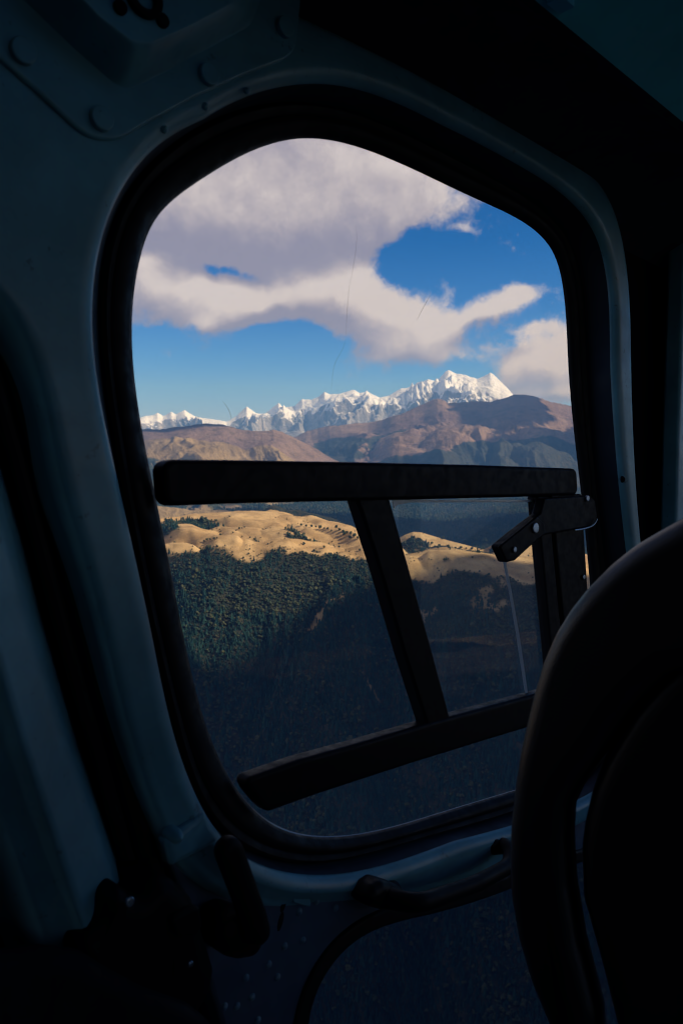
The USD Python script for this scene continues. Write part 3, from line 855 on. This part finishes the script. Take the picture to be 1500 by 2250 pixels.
rL = np.maximum(ring_var(lip_pts, h_lip), rS + 0.004)
rO = np.maximum(ring_var(out_pts, h_out), rL + 0.018)
U2 = np.stack([np.cos(th), np.sin(th)], 1)


def ring(r, h):
    return L(np.column_stack([CENT + r[:, None] * U2, np.broadcast_to(h, (KR,))]))


def sm(x, s=2):
    return gaussian_filter1d(x, s, mode='wrap')


heli = frame_xform('helicopter')
tag(heli, 'dark helicopter cabin side with teal painted door frame around the large window', 'helicopter')

# door frame: reveal, rounded lip, face, rounded outer edge, closed at the back
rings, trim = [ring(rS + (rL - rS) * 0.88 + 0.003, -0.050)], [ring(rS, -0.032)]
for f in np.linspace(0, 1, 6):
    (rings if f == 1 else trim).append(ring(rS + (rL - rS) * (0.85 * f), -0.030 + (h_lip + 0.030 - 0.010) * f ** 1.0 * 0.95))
for a in np.linspace(0, math.pi / 2, 7)[1:]:
    rings.append(ring(rS + (rL - rS) * 0.85 + ((rL - rS) * 0.15 + 0.013) * (1 - math.cos(a)), (-0.030 + (h_lip + 0.020) * 0.95) * (1 - math.sin(a)) + (h_lip + 0.001) * math.sin(a)))
rA = rL + 0.013
edge_r = np.minimum(0.034 - 0.022 * bottom, 0.45 * (rO - rA))
for f in (0.15, 0.35, 0.6, 0.85, 1.0):
    rings.append(ring(rA + (rO - edge_r - rA) * f, h_lip + (h_out - h_lip) * f + 0.001))
for a in np.linspace(0, math.pi / 2, 8)[1:]:
    rings.append(ring(rO - edge_r + edge_r * math.sin(a), h_out + 0.001 - edge_r * 1.1 * (1 - math.cos(a))))
rings += [ring(rO, h_out * 0 - 0.050), ring(rS + (rL - rS) * 0.88 + 0.003, -0.050)]
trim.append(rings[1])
fm = loft(rings)
door = obj('door', fm, paint, heli, smooth=40)
tag(door, 'front door with teal painted window surround')
obj('reveal_trim', loft(trim), simple('reveal_trim_look', (0.011, 0.020, 0.036), 0.6, vary=0.2, spec=0.2), door, smooth=50)  # navy colour stands in for the shade on the painted reveal
# seal
rings = []
for d, h in ((0.0, -0.046), (0.0, -0.036), (0.002, -0.031), (0.006, -0.027), (0.35, -0.023), (0.55, -0.0245), (0.62, -0.0275), (0.68, -0.0245), (0.85, -0.022), (1.0, -0.026), (1.04, -0.046), (0.0, -0.046)):
    inner_ = (np.maximum(rG, ring_from(GLASS, -0.046)) + 0.002) if h <= -0.046 and d == 0.0 else rG if h <= -0.036 else rGs[-0.031] if h == -0.031 else rGs[-0.027] if h == -0.027 else rGs[-0.022]
    rr_ = inner_ + (d if 0 < d < 0.01 else (rS - inner_) * d)
    rings.append(ring(rr_, h))
obj('window_seal', loft(rings), rubber, door, smooth=40)
# a thin bright bead of glazing along the glass edge
rR = np.maximum(rG, ring_from(GLASS, -0.0405))
rings = [ring(rR + 0.0005, -0.0405), ring(rR - 0.0012, -0.0400), ring(rR - 0.0016, -0.0385), ring(rR - 0.0006, -0.0372), ring(rR + 0.0008, -0.0368), ring(rR + 0.0005, -0.0405)]
rim_mat = simple('glazing_bead_look', (0.16, 0.20, 0.26), 0.22, spec=0.9)
obj('glass_rim', loft(rings), rim_mat, door, smooth=50)
pane_outline = CENT + (rR + 0.008)[:, None] * U2


def sheet(outline, h):
    t = mapbox_earcut.triangulate_float64(np.ascontiguousarray(outline), np.array([len(outline)], np.uint32)).reshape(-1, 3)
    return trimesh.Trimesh(L(np.column_stack([outline, np.full(len(outline), h)])), t.astype(int), process=False)


pane = obj('window_pane', sheet(pane_outline, -0.0425), pane_mat, door, smooth=False)

# ---- the opening vent window in the lower half
def bar(name, pts, h0, h1, r=0.004, rc=0.006, mat=black_plastic, parent=None, holes=()):
    return obj(name, slab(rounded(pks(pts, h1), rc), h0, h1, r, holes), mat, parent if parent is not None else door)


bar('top_rail', [(359, 1009), (500, 1010), (800, 1015), (1050, 1021), (1268, 1029), (1271, 1088), (1100, 1093), (900, 1098), (700, 1102), (500, 1107), (372, 1112), (366, 1090)], -0.034, -0.010, 0.005, 0.011)
bar('divider_bar', [(783, 1090), (856, 1090), (895, 1230), (945, 1410), (993, 1588), (941, 1600), (890, 1440), (835, 1250)], -0.0345, -0.014, 0.004, 0.003)
bar('bottom_rail', [(538, 1713), (660, 1670), (800, 1631), (945, 1588), (1060, 1557), (1200, 1519), (1330, 1480), (1336, 1548), (1200, 1588), (1060, 1631), (900, 1681), (700, 1747), (592, 1786), (575, 1770), (552, 1742)], -0.034, -0.012, 0.005, 0.006)
bar('side_rail', [(1180, 1090), (1206, 1090), (1215, 1200), (1228, 1340), (1250, 1540), (1222, 1546), (1205, 1360), (1190, 1200)], -0.0345, -0.016, 0.003, 0.002)
bar('side_rail', [(1211, 1085), (1278, 1085), (1284, 1180), (1291, 1290), (1312, 1490), (1262, 1520), (1236, 1340), (1222, 1200)], -0.0335, -0.014, 0.003, 0.003)
sp = obj('sliding_pane', slab(rounded(pks([(862, 1101), (1178, 1101), (1186, 1240), (1200, 1380), (1222, 1545), (1157, 1560), (990, 1600), (940, 1420), (890, 1240)], -0.027), 0.004), -0.0285, -0.0262, 0.0008), pane2_mat, door)
bar('glass_edge', [(1104, 1225), (1110, 1225), (1124, 1300), (1140, 1390), (1152, 1470), (1160, 1528), (1155, 1529), (1146, 1470), (1134, 1390), (1119, 1300)], -0.0258, -0.0245, 0.0004, 0, simple('pane_edge_look', (0.32, 0.40, 0.48), 0.3), sp)
bar('glass_edge', [(992, 1574), (1075, 1552), (1157, 1526), (1158, 1533), (1075, 1561), (993, 1584)], -0.0258, -0.022, 0.0006, 0, edge_mat, sp)
bar('glass_edge', [(862, 1099), (900, 1098), (1180, 1098), (1180, 1103), (900, 1104), (872, 1110), (866, 1118)], -0.0258, -0.024, 0.0005, 0, edge_mat, sp)
br = bar('latch_bracket', [(1097, 1200), (1130, 1172), (1170, 1141), (1188, 1128), (1196, 1095), (1296, 1088), (1308, 1100), (1313, 1140), (1306, 1158), (1270, 1163), (1196, 1176), (1168, 1199), (1132, 1232), (1114, 1236)], -0.016, 0.000, 0.003, 0.003)
bar('latch_arm', [(1098, 1201), (1180, 1135), (1196, 1150), (1198, 1172), (1166, 1198), (1131, 1230), (1113, 1233)], 0.0005, 0.006, 0.002, 0.003)
for (u, v, r, h) in ((1174, 1160, 0.0075, 0.006), (1128, 1208, 0.0042, 0.006), (1280, 1268, 0.0042, -0.014), (1288, 1095, 0.005, 0.000)):
    p = pk(u, v, h)
    obj('screw', disc_head(p[0], p[1], h, r, 0.003), steel, door)
# hooked guide under the bracket
pth = curve3(np.column_stack([pks([(1262, 1165), (1276, 1163), (1292, 1159), (1305, 1151), (1311, 1140)], 0.004), np.full(5, 0.004)]), 30)
obj('guide_rod', tube(L(pth), 0.0014), steel, door)

# fine scratches and a hair on the pane
gg = Graph()
scratch_mat = gg.build('scratch_look', surface=gg.n('mix_closure', fac=0.42, closure1=gg.n('transparent_bsdf')('BSDF'), closure2=gg.n('diffuse_bsdf', color=(0.12, 0.12, 0.16))('BSDF'))('closure'))


def streak(pts, w, h=-0.0405):
    pth = curve3(np.column_stack([pks(pts, h), np.full(len(pts), h)]), 24)
    k = np.linspace(0, math.pi, 24)
    return tube(L(pth), w * (0.25 + np.sin(k) * 0.75), 5)


for pts, w in (([(781, 490), (780, 560), (775, 590), (770, 625)], 0.00016), ([(769, 610), (766, 640), (762, 690), (760, 735)], 0.00018), ([(758, 745), (748, 775), (735, 800), (730, 830), (727, 858)], 0.00014), ([(945, 648), (936, 664), (926, 682), (916, 703)], 0.0003), ([(489, 882), (500, 896), (506, 910), (507, 925)], 0.00025)):
    obj('scratch', streak(pts, w), scratch_mat, pane)

# ---- lower door panel with the second window
low_out = rounded(pks([(322, 1700), (345, 1830), (400, 1960), (440, 2090), (500, 2290), (560, 2640), (1900, 2800), (1500, 1700), (1300, 1780), (1000, 1900), (720, 1975), (560, 1960), (430, 1900)], -0.008), 0.004)
LOW = [(648, 2300), (652, 2240), (672, 2172), (706, 2108), (754, 2053), (808, 2016), (864, 1998), (960, 1976), (1066, 1944), (1180, 1905), (1320, 1860), (1400, 1850), (1440, 1900), (1450, 2000), (1450, 2160), (1420, 2300), (1300, 2420), (1000, 2480), (760, 2460), (670, 2390)]
low_hole = ccw(resample(pks(spline(LOW, 500, 3.0), -0.008), 260))
low_paint = simple('lower_panel_look', (0.035, 0.07, 0.12), 0.5, bump=0.12, bscale=900.0, vary=0.2, vscale=12.0)
lp = tag(obj('lower_panel', slab(low_out, -0.046, -0.008, 0.004, [low_hole]), low_paint, door), 'darker riveted lower door panel')
grow = np.array(Polygon(low_hole).buffer(0.004).exterior.coords)[:-1]
inner = np.array(Polygon(low_hole).buffer(-0.016).exterior.coords)[:-1]
a_, b_ = ccw(resample(grow, 260)), ccw(resample(inner, 260))
obj('lower_window_seal', slab(a_, -0.040, -0.003, 0.004, [b_]), rubber, door)
obj('lower_window_pane', sheet(ccw(resample(np.array(Polygon(low_hole).buffer(-0.010).exterior.coords)[:-1], 260)), -0.030), pane_material('tinted_pane_look', 0.001, (0.45, 0.52, 0.62), 0.1), door, smooth=False)
rivet_mat = simple('rivet_look', (0.08, 0.17, 0.23), 0.45)
RIV = [(927, 1920), (882, 1938), (789, 1974), (737, 1996), (695, 1981), (657, 2004), (665, 2067), (625, 2080), (609, 2148), (553, 2192), (520, 2212), (493, 2213), (590, 2120), (1010, 1893), (1068, 1872), (836, 1953), (566, 2243), (540, 2150), (632, 1948)]
for (u, v) in RIV:
    p = pk(u, v, -0.008)
    obj('rivet', dome_cap(p[0], p[1], -0.008, 0.0042, 0.0028), rivet_mat, door)
for (u, v) in ((362, 283), (452, 232), (543, 198)):
    p = pk(u, v, 0.027)
    obj('rivet', dome_cap(p[0], p[1], 0.0265, 0.0036, 0.0026), paint, door)
p = pk(390, 1840, 0.02)
obj('stop_pin', dome_cap(p[0], p[1], 0.008, 0.008, 0.018), paint, door)
for (u, v, w, hgt) in ((625, 1980, 0.004, 0.011), (617, 2026, 0.0035, 0.009)):
    p = pk(u, v, -0.0075); a = np.linspace(0, 2 * math.pi, 24, endpoint=False)
    obj('slot', slab(np.stack([p[0] + w * np.cos(a) + 0.3 * hgt * np.sin(a), p[1] + hgt * np.sin(a)], 1), -0.009, -0.0072, 0.0008), dark_trim, door)
bar('joint_strap', [(640, 1936), (681, 1947), (684, 1996), (645, 1985)], -0.009, -0.004, 0.0015, 0.002, paint)
bar('stiffener_plate', [(365, 1850), (452, 1782), (486, 1850), (430, 1880), (376, 1908)], 0.000, 0.018, 0.006, 0.004, paint)

# grab handle
h0 = 0.022
gp = [(862, 1962, 0.004), (868, 1978, 0.03), (905, 1984, 0.045), (960, 1973, 0.05), (1040, 1944, 0.05), (1095, 1916, 0.047), (1120, 1892, 0.04), (1118, 1868, 0.028), (1098, 1858, 0.008)]
P3 = np.array([[*pk(u, v, h), h] for u, v, h in gp])
gh = obj('grab_handle', tube(L(curve3(P3, 60)), 0.0095 + 0.004 * np.exp(-np.linspace(0, 6, 60)) , 18), black_plastic, door)
bar('handle_mount', [(806, 1976), (824, 1950), (846, 1938), (880, 1948), (905, 1966), (890, 2004), (850, 2006), (815, 1996)], -0.009, 0.026, 0.010, 0.006, black_plastic, gh)
bar('handle_mount', [(1080, 1862), (1092, 1845), (1118, 1845), (1128, 1862), (1112, 1880), (1088, 1882)], -0.009, 0.014, 0.005, 0.006, black_plastic, gh)

# latch lever with its boss
lv = bar('latch_lever', [(481, 1866), (486, 1848), (505, 1839), (527, 1842), (541, 1856), (563, 1920), (592, 2000), (611, 2072), (608, 2100), (592, 2112), (572, 2106), (550, 2060), (528, 1990), (505, 1930)], 0.036, 0.056, 0.009, 0.012)
bar('lever_boss', [(487, 2072), (492, 2040), (510, 2018), (535, 2006), (575, 2020), (590, 2080), (570, 2108), (530, 2116), (500, 2108)], -0.008, 0.040, 0.010, 0.012, black_plastic, lv)

# ---- cover plate with bolts at the top of the door
HP = 0.0275
plate_px = [(-260, -120), (-120, 15), (0, 127), (80, 196), (160, 271), (186, 292), (213, 303), (242, 306), (268, 303), (320, 272), (427, 213), (533, 165), (629, 128), (645, 112), (653, 90), (662, 0), (640, -110), (450, -200), (100, -230)]
cp = obj('cover_plate', slab(rounded(pks(plate_px, HP + 0.004), 0.012), HP - 0.004, HP + 0.004, 0.0028), paint, heli)
for (u, v) in ((48, 114), (220, 262), (455, 165), (622, 61)):
    p = pk(u, v, HP + 0.004)
    obj('bolt', disc_head(p[0], p[1], HP + 0.003, 0.0098, 0.0065), paint, cp)
base = rounded(pks([(-60, -110), (40, -10), (160, 105), (255, 190), (285, 200), (330, 180), (450, 115), (560, 55), (600, -40), (480, -170)], HP + 0.004), 0.02)
K2 = len(base)
topo = pks([(90, -110), (150, -40), (215, 30), (290, 86), (325, 92), (380, 70), (450, 35), (500, 8), (520, -60), (440, -130)], HP + 0.045)
topo = ccw(resample(np.array(Polygon(topo).buffer(-0.012).buffer(0.012).exterior.coords)[:-1], K2))
j = np.argmin(np.linalg.norm(topo - topo.mean(0) - (base[0] - base.mean(0)) * 0.7, axis=1)); topo = np.roll(topo, -j, 0)
rg = []
for f in np.linspace(0, 1, 14):
    w = f * f * (3 - 2 * f)
    rg.append(L(np.column_stack([base * (1 - f) + topo * f, np.full(K2, HP + 0.003 + 0.042 * w)])))
m1 = loft(rg)
cap = mapbox_earcut.triangulate_float64(np.ascontiguousarray(topo), np.array([K2], np.uint32)).reshape(-1, 3).astype(int) + 13 * K2
hs = obj('hinge_housing', trimesh.Trimesh(m1.vertices, np.vstack([m1.faces, cap]), process=False), paint, cp, smooth=50)
hh_ = HP + 0.045
p = pk(313, -4, hh_); a = np.linspace(0, 2 * math.pi, 40, endpoint=False)
obj('collar_ring', slab(np.stack([p[0] + 0.0155 * np.cos(a), p[1] + 0.0155 * np.sin(a)], 1), hh_ - 0.001, hh_ + 0.006, 0.002, [np.stack([p[0] + 0.009 * np.cos(a), p[1] + 0.009 * np.sin(a)], 1)]), dark_trim, cp)
for (u, v) in ((262, 17), (355, 46)):
    p = pk(u, v, hh_)
    obj('bolt', disc_head(p[0], p[1], hh_ - 0.001, 0.0055, 0.005), dark_trim, cp)

# ---- pillar between the front and the rear door
E0 = np.array([(-160, 500), (-60, 860), (0, 1060), (40, 1200), (80, 1360), (120, 1500), (160, 1640), (215, 1800), (262, 1940), (310, 2080), (380, 2300)], float)
rg = []
for du, h in ((14, -0.05), (8, -0.02), (2, 0.004), (-12, 0.016), (-40, 0.022), (-66, 0.026), (-92, 0.034), (-104, 0.0355), (-118, 0.034), (-150, 0.022), (-190, 0.016), (-240, 0.004), (-270, -0.02), (-300, -0.05)):
    q_ = E0 + np.array([du, 0.28 * -du * 0.0])
    rg.append(L(np.column_stack([pks(q_, h), np.full(len(q_), h)])))
pm = loft(rg, closed=False)
obj('door_pillar', pm, paint, heli, smooth=50)
# gasket bead running down the gap
B0 = np.array([(-70, 640), (0, 878), (52, 1060), (100, 1238), (160, 1460), (224, 1680), (270, 1850), (307, 1976), (350, 2120)], float)
pb = curve3(np.column_stack([pks(B0, -0.015), np.full(len(B0), -0.015)]), 60)
obj('door_gasket', tube(L(pb), 0.007, 10), rubber, heli)
pb = curve3(np.column_stack([pks(B0 + [46, 0], -0.018), np.full(len(B0), -0.018)]), 60)
obj('door_gasket', tube(L(pb), 0.010, 10), rubber, heli)

# ---- black latch cover low on the pillar
cov = obj('lock_cover', slab(rounded(pks([(178, 2092), (186, 2070), (207, 2055), (236, 2026), (243, 1985), (250, 1955), (272, 1950), (300, 1975), (330, 1985), (345, 1950), (366, 1938), (394, 1942), (434, 1976), (456, 2048), (484, 2138), (474, 2190), (440, 2250), (420, 2330), (240, 2330), (205, 2230), (180, 2150)], 0.05), 0.010), -0.03, 0.05, 0.016), black_plastic, heli)
bar('lock_tongue', [(380, 2030), (378, 2020), (420, 1998), (440, 1994), (446, 2040), (430, 2060), (395, 2062)], 0.048, 0.058, 0.003, 0.004, black_plastic, cov)
for (u, v, r) in ((379, 2026, 0.0022), (418, 2119, 0.0028), (285, 1982, 0.004)):
    p = pk(u, v, 0.052)
    obj('screw', disc_head(p[0], p[1], 0.0495, r, 0.004), steel, cov)

# ---- cabin shell: side wall, roof lining, floor, far side with its windows, bulkhead, nose
S0, S1, N1, T1 = -1.35, 1.78, 1.75, 0.64


def rect(s0, t0, s1, t1, n=40):
    return np.array([(s0, t0), (s1, t0), (s1, t1), (s0, t1)], float)


def plate(outline, h0, h1, holes=()):
    return slab(np.asarray(outline, float), h0, h1, 0.0005, holes, seg=1)


whole = rect(S0, -FLOOR, S1, T1)
win_hole = ccw(CENT + np.maximum(rG + 0.012, ring_from(GLASS, -0.066) + 0.004)[:, None] * U2)
low_h2 = ccw(resample(np.array(Polygon(low_hole).buffer(0.003).exterior.coords)[:-1], 260))
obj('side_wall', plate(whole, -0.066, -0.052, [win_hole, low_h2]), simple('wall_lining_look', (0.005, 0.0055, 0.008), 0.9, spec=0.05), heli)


def boxm(n0, n1, s0, s1, t0, t1):
    b = trimesh.creation.box([n1 - n0, s1 - s0, t1 - t0]); b.apply_translation([(n0 + n1) / 2, (s0 + s1) / 2, (t0 + t1) / 2 + FLOOR])
    return b


obj('cabin_floor', boxm(-0.078, N1 + 0.03, S0, S1, -FLOOR - 0.03, -FLOOR), simple('floor_look', (0.30, 0.31, 0.32), 0.7, vary=0.2), heli)
RW = (0.30, 0.80, 0.08, 0.62)      # roof window: n0, n1, s0, s1
for n0, n1, s0, s1 in ((-0.078, N1 + 0.03, S0, RW[2]), (-0.078, N1 + 0.03, RW[3], S1), (-0.078, RW[0], RW[2], RW[3]), (RW[1], N1 + 0.03, RW[2], RW[3])):
    obj('cabin_roof', boxm(n0, n1, s0, s1, T1, T1 + 0.03), dark_trim, heli)
obj('roof_window', boxm(RW[0] - 0.01, RW[1] + 0.01, RW[2] - 0.01, RW[3] + 0.01, T1 + 0.032, T1 + 0.036), pane_material('roof_pane_look', 0.001, (0.62, 0.85, 0.92), 0.1), heli, smooth=False)
obj('rear_bulkhead', boxm(-0.05, N1, S0 - 0.03, S0, -FLOOR, T1), dark_trim, heli)
far_hole = rounded(np.array([(0.35, -0.52), (1.5, -0.52), (1.5, 0.36), (0.35, 0.36)]), 0.1, 0.02)
rear_hole = rounded(np.array([(-0.75, -0.10), (-0.35, -0.10), (-0.35, 0.30), (-0.75, 0.30)]), 0.1, 0.02)
obj('far_wall', plate(whole, N1, N1 + 0.026, [far_hole, rear_hole]), ceil_paint, heli)
for hole in (far_hole, rear_hole):
    obj('far_window_pane', sheet(hole, N1 + 0.013), pane_mat, heli, smooth=False)
obj('instrument_panel', boxm(0.25, N1 - 0.25, S1 - 0.30, S1 - 0.1, -FLOOR, -0.55), black_plastic, heli)
obj('nose_wall', boxm(-0.05, N1, S1, S1 + 0.03, -FLOOR, -0.62), dark_trim, heli)
obj('windscreen_pillar', boxm(N1 / 2 - 0.03, N1 / 2 + 0.03, S1, S1 + 0.03, -0.62, T1), dark_trim, heli)

# roof lining: edge roll above the door, then the teal panel
lining = [(-0.05, 0.470), (0.02, 0.500), (0.10, 0.520), (0.16, 0.512), (0.188, 0.492), (0.198, 0.481), (0.210, 0.479), (0.226, 0.486), (0.25, 0.500), (0.32, 0.530), (0.45, 0.562), (0.7, 0.59), (1.0, 0.60), (1.75, 0.60)]
ss = np.linspace(S0, S1, 30)
cut = 6


def lin(rows):
    return loft([np.column_stack([np.full(30, n), ss, np.full(30, t) + FLOOR]) for n, t in rows], closed=False)


obj('roof_trim', lin(lining[:cut + 1]), simple('roof_trim_look', (0.022, 0.03, 0.042), 0.7, vary=0.2, spec=0.2), heli, smooth=60)
rows = lining[cut:]
nn_ = np.array([n for n, t in rows]); tt_ = np.array([t for n, t in rows])
ng = np.unique(np.concatenate([nn_, RW[:2]])); sg = np.unique(np.concatenate([np.linspace(S0, S1, 24), RW[2:]]))
NG, SG = np.meshgrid(ng, sg, indexing='ij'); TG = np.interp(NG, nn_, tt_)
ix = np.arange(NG.size).reshape(NG.shape); fl = []
for i in range(len(ng) - 1):
    for j in range(len(sg) - 1):
        if RW[0] <= ng[i] < RW[1] and RW[2] <= sg[j] < RW[3]:
            continue
        fl += [(ix[i, j], ix[i, j + 1], ix[i + 1, j + 1]), (ix[i, j], ix[i + 1, j + 1], ix[i + 1, j])]
obj('ceiling_panel', trimesh.Trimesh(np.stack([NG, SG, TG + FLOOR], -1).reshape(-1, 3), np.array(fl), process=False), ceil_paint, heli, smooth=60)

# ------------------------------------------------------------------ front seat, seen from behind
SEAT_S = 0.60


def pseat(u, v, s):
    X, Y = (np.asarray(u, float) - 750) / FPX, (1125 - np.asarray(v, float)) / FPX
    lam = s / (CS * X + CN)
    return np.stack([WD + lam * (CN * X - CS), lam * Y], -1)


seat = frame_xform('front_seat', (0.5, SEAT_S, 0))
tag(seat, 'black front seat back with a glossy rounded rim beside the door window', 'seat')


def seat_slab(outline_nt, s0, s1, r, holes=()):
    m = slab(outline_nt, s0, s1, r, holes, seg=8, local=False)
    v = m.vertices
    return trimesh.Trimesh(np.column_stack([v[:, 0] - 0.5, v[:, 2] - SEAT_S, v[:, 1] + FLOOR]), m.faces[:, ::-1], process=False)


def mirror_close(left, n_mid=0.5):
    right = left[::-1].copy(); right[:, 0] = 2 * n_mid - right[:, 0]
    return np.vstack([left, right])


OUT = np.array([(1500, 1140), (1450, 1168), (1400, 1198), (1350, 1238), (1300, 1288), (1262, 1336), (1230, 1388), (1203, 1450), (1183, 1515), (1167, 1580), (1152, 1650), (1141, 1720), (1132, 1800), (1129, 1880), (1133, 1960), (1148, 2050), (1178, 2150), (1225, 2260), (1290, 2400)], float)
lo = pseat(OUT[:, 0], OUT[:, 1], SEAT_S + 0.02)
top_n = np.array([(0.5, lo[0, 1] + 0.045), (0.44, lo[0, 1] + 0.037)])
left = np.vstack([top_n[:1], top_n[1:], lo, [(lo[-1, 0] + 0.02, -0.75)]])
outl = rounded(mirror_close(left), 0.01, 0.006)
INN = np.array([(1500, 1470), (1460, 1505), (1420, 1545), (1385, 1590), (1350, 1644), (1322, 1684), (1297, 1720), (1278, 1760), (1274, 1830), (1280, 1930), (1300, 2050), (1340, 2200)], float)
li = pseat(INN[:, 0], INN[:, 1], SEAT_S + 0.036)
lefti = np.vstack([[(0.5, li[0, 1] + 0.03)], li, [(li[-1, 0] + 0.01, -0.55)]])
hole = rounded(mirror_close(lefti), 0.008, 0.006)
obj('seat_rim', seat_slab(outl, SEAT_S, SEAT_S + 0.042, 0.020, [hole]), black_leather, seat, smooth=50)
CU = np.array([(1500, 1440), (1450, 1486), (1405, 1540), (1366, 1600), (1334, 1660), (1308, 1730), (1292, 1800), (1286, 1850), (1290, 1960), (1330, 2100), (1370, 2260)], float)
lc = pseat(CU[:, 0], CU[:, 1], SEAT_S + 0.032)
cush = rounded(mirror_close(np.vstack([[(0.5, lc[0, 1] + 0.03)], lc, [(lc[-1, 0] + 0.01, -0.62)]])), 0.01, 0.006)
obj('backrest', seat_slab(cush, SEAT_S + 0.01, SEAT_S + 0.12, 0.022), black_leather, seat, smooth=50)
b = trimesh.creation.box([0.46, 0.5, 0.14]); b.apply_translation([0, 0.36, 0.38])
obj('seat_cushion', b, black_leather, seat, smooth=False)
b = trimesh.creation.box([0.40, 0.42, 0.31]); b.apply_translation([0, 0.36, 0.155])
obj('seat_base', b, black_plastic, seat, smooth=False)

# a small pale blue piece set at the edge of the roof lining
blue = simple('blue_plastic_look', (0.12, 0.55, 0.75), 0.3)
b = trimesh.creation.box([0.016, 0.022, 0.006]); b.apply_translation([0.224, 0.672, 0.4805 + FLOOR])
obj('reading_lamp_cap', b, blue, heli, smooth=False)

# added dark slab that blackens the low left corner, edge of the next pillar far right, a catch on the frame
bar('sill_trim', [(-300, 2150), (0, 2112), (110, 2098), (190, 2105), (330, 2180), (430, 2215), (520, 2300), (560, 2600), (-300, 2600)], 0.03, 0.062, 0.014, 0.02, dark_trim, heli)
bar('windscreen_post', [(1508, 420), (1499, 700), (1491, 950), (1486, 1190), (1640, 1230), (1680, 380)], -0.02, 0.012, 0.006, 0.006, paint, heli)
p = pk(1371, 1053, 0.027)
obj('frame_catch', dome_cap(p[0], p[1], 0.024, 0.0055, 0.004), dark_trim, door)
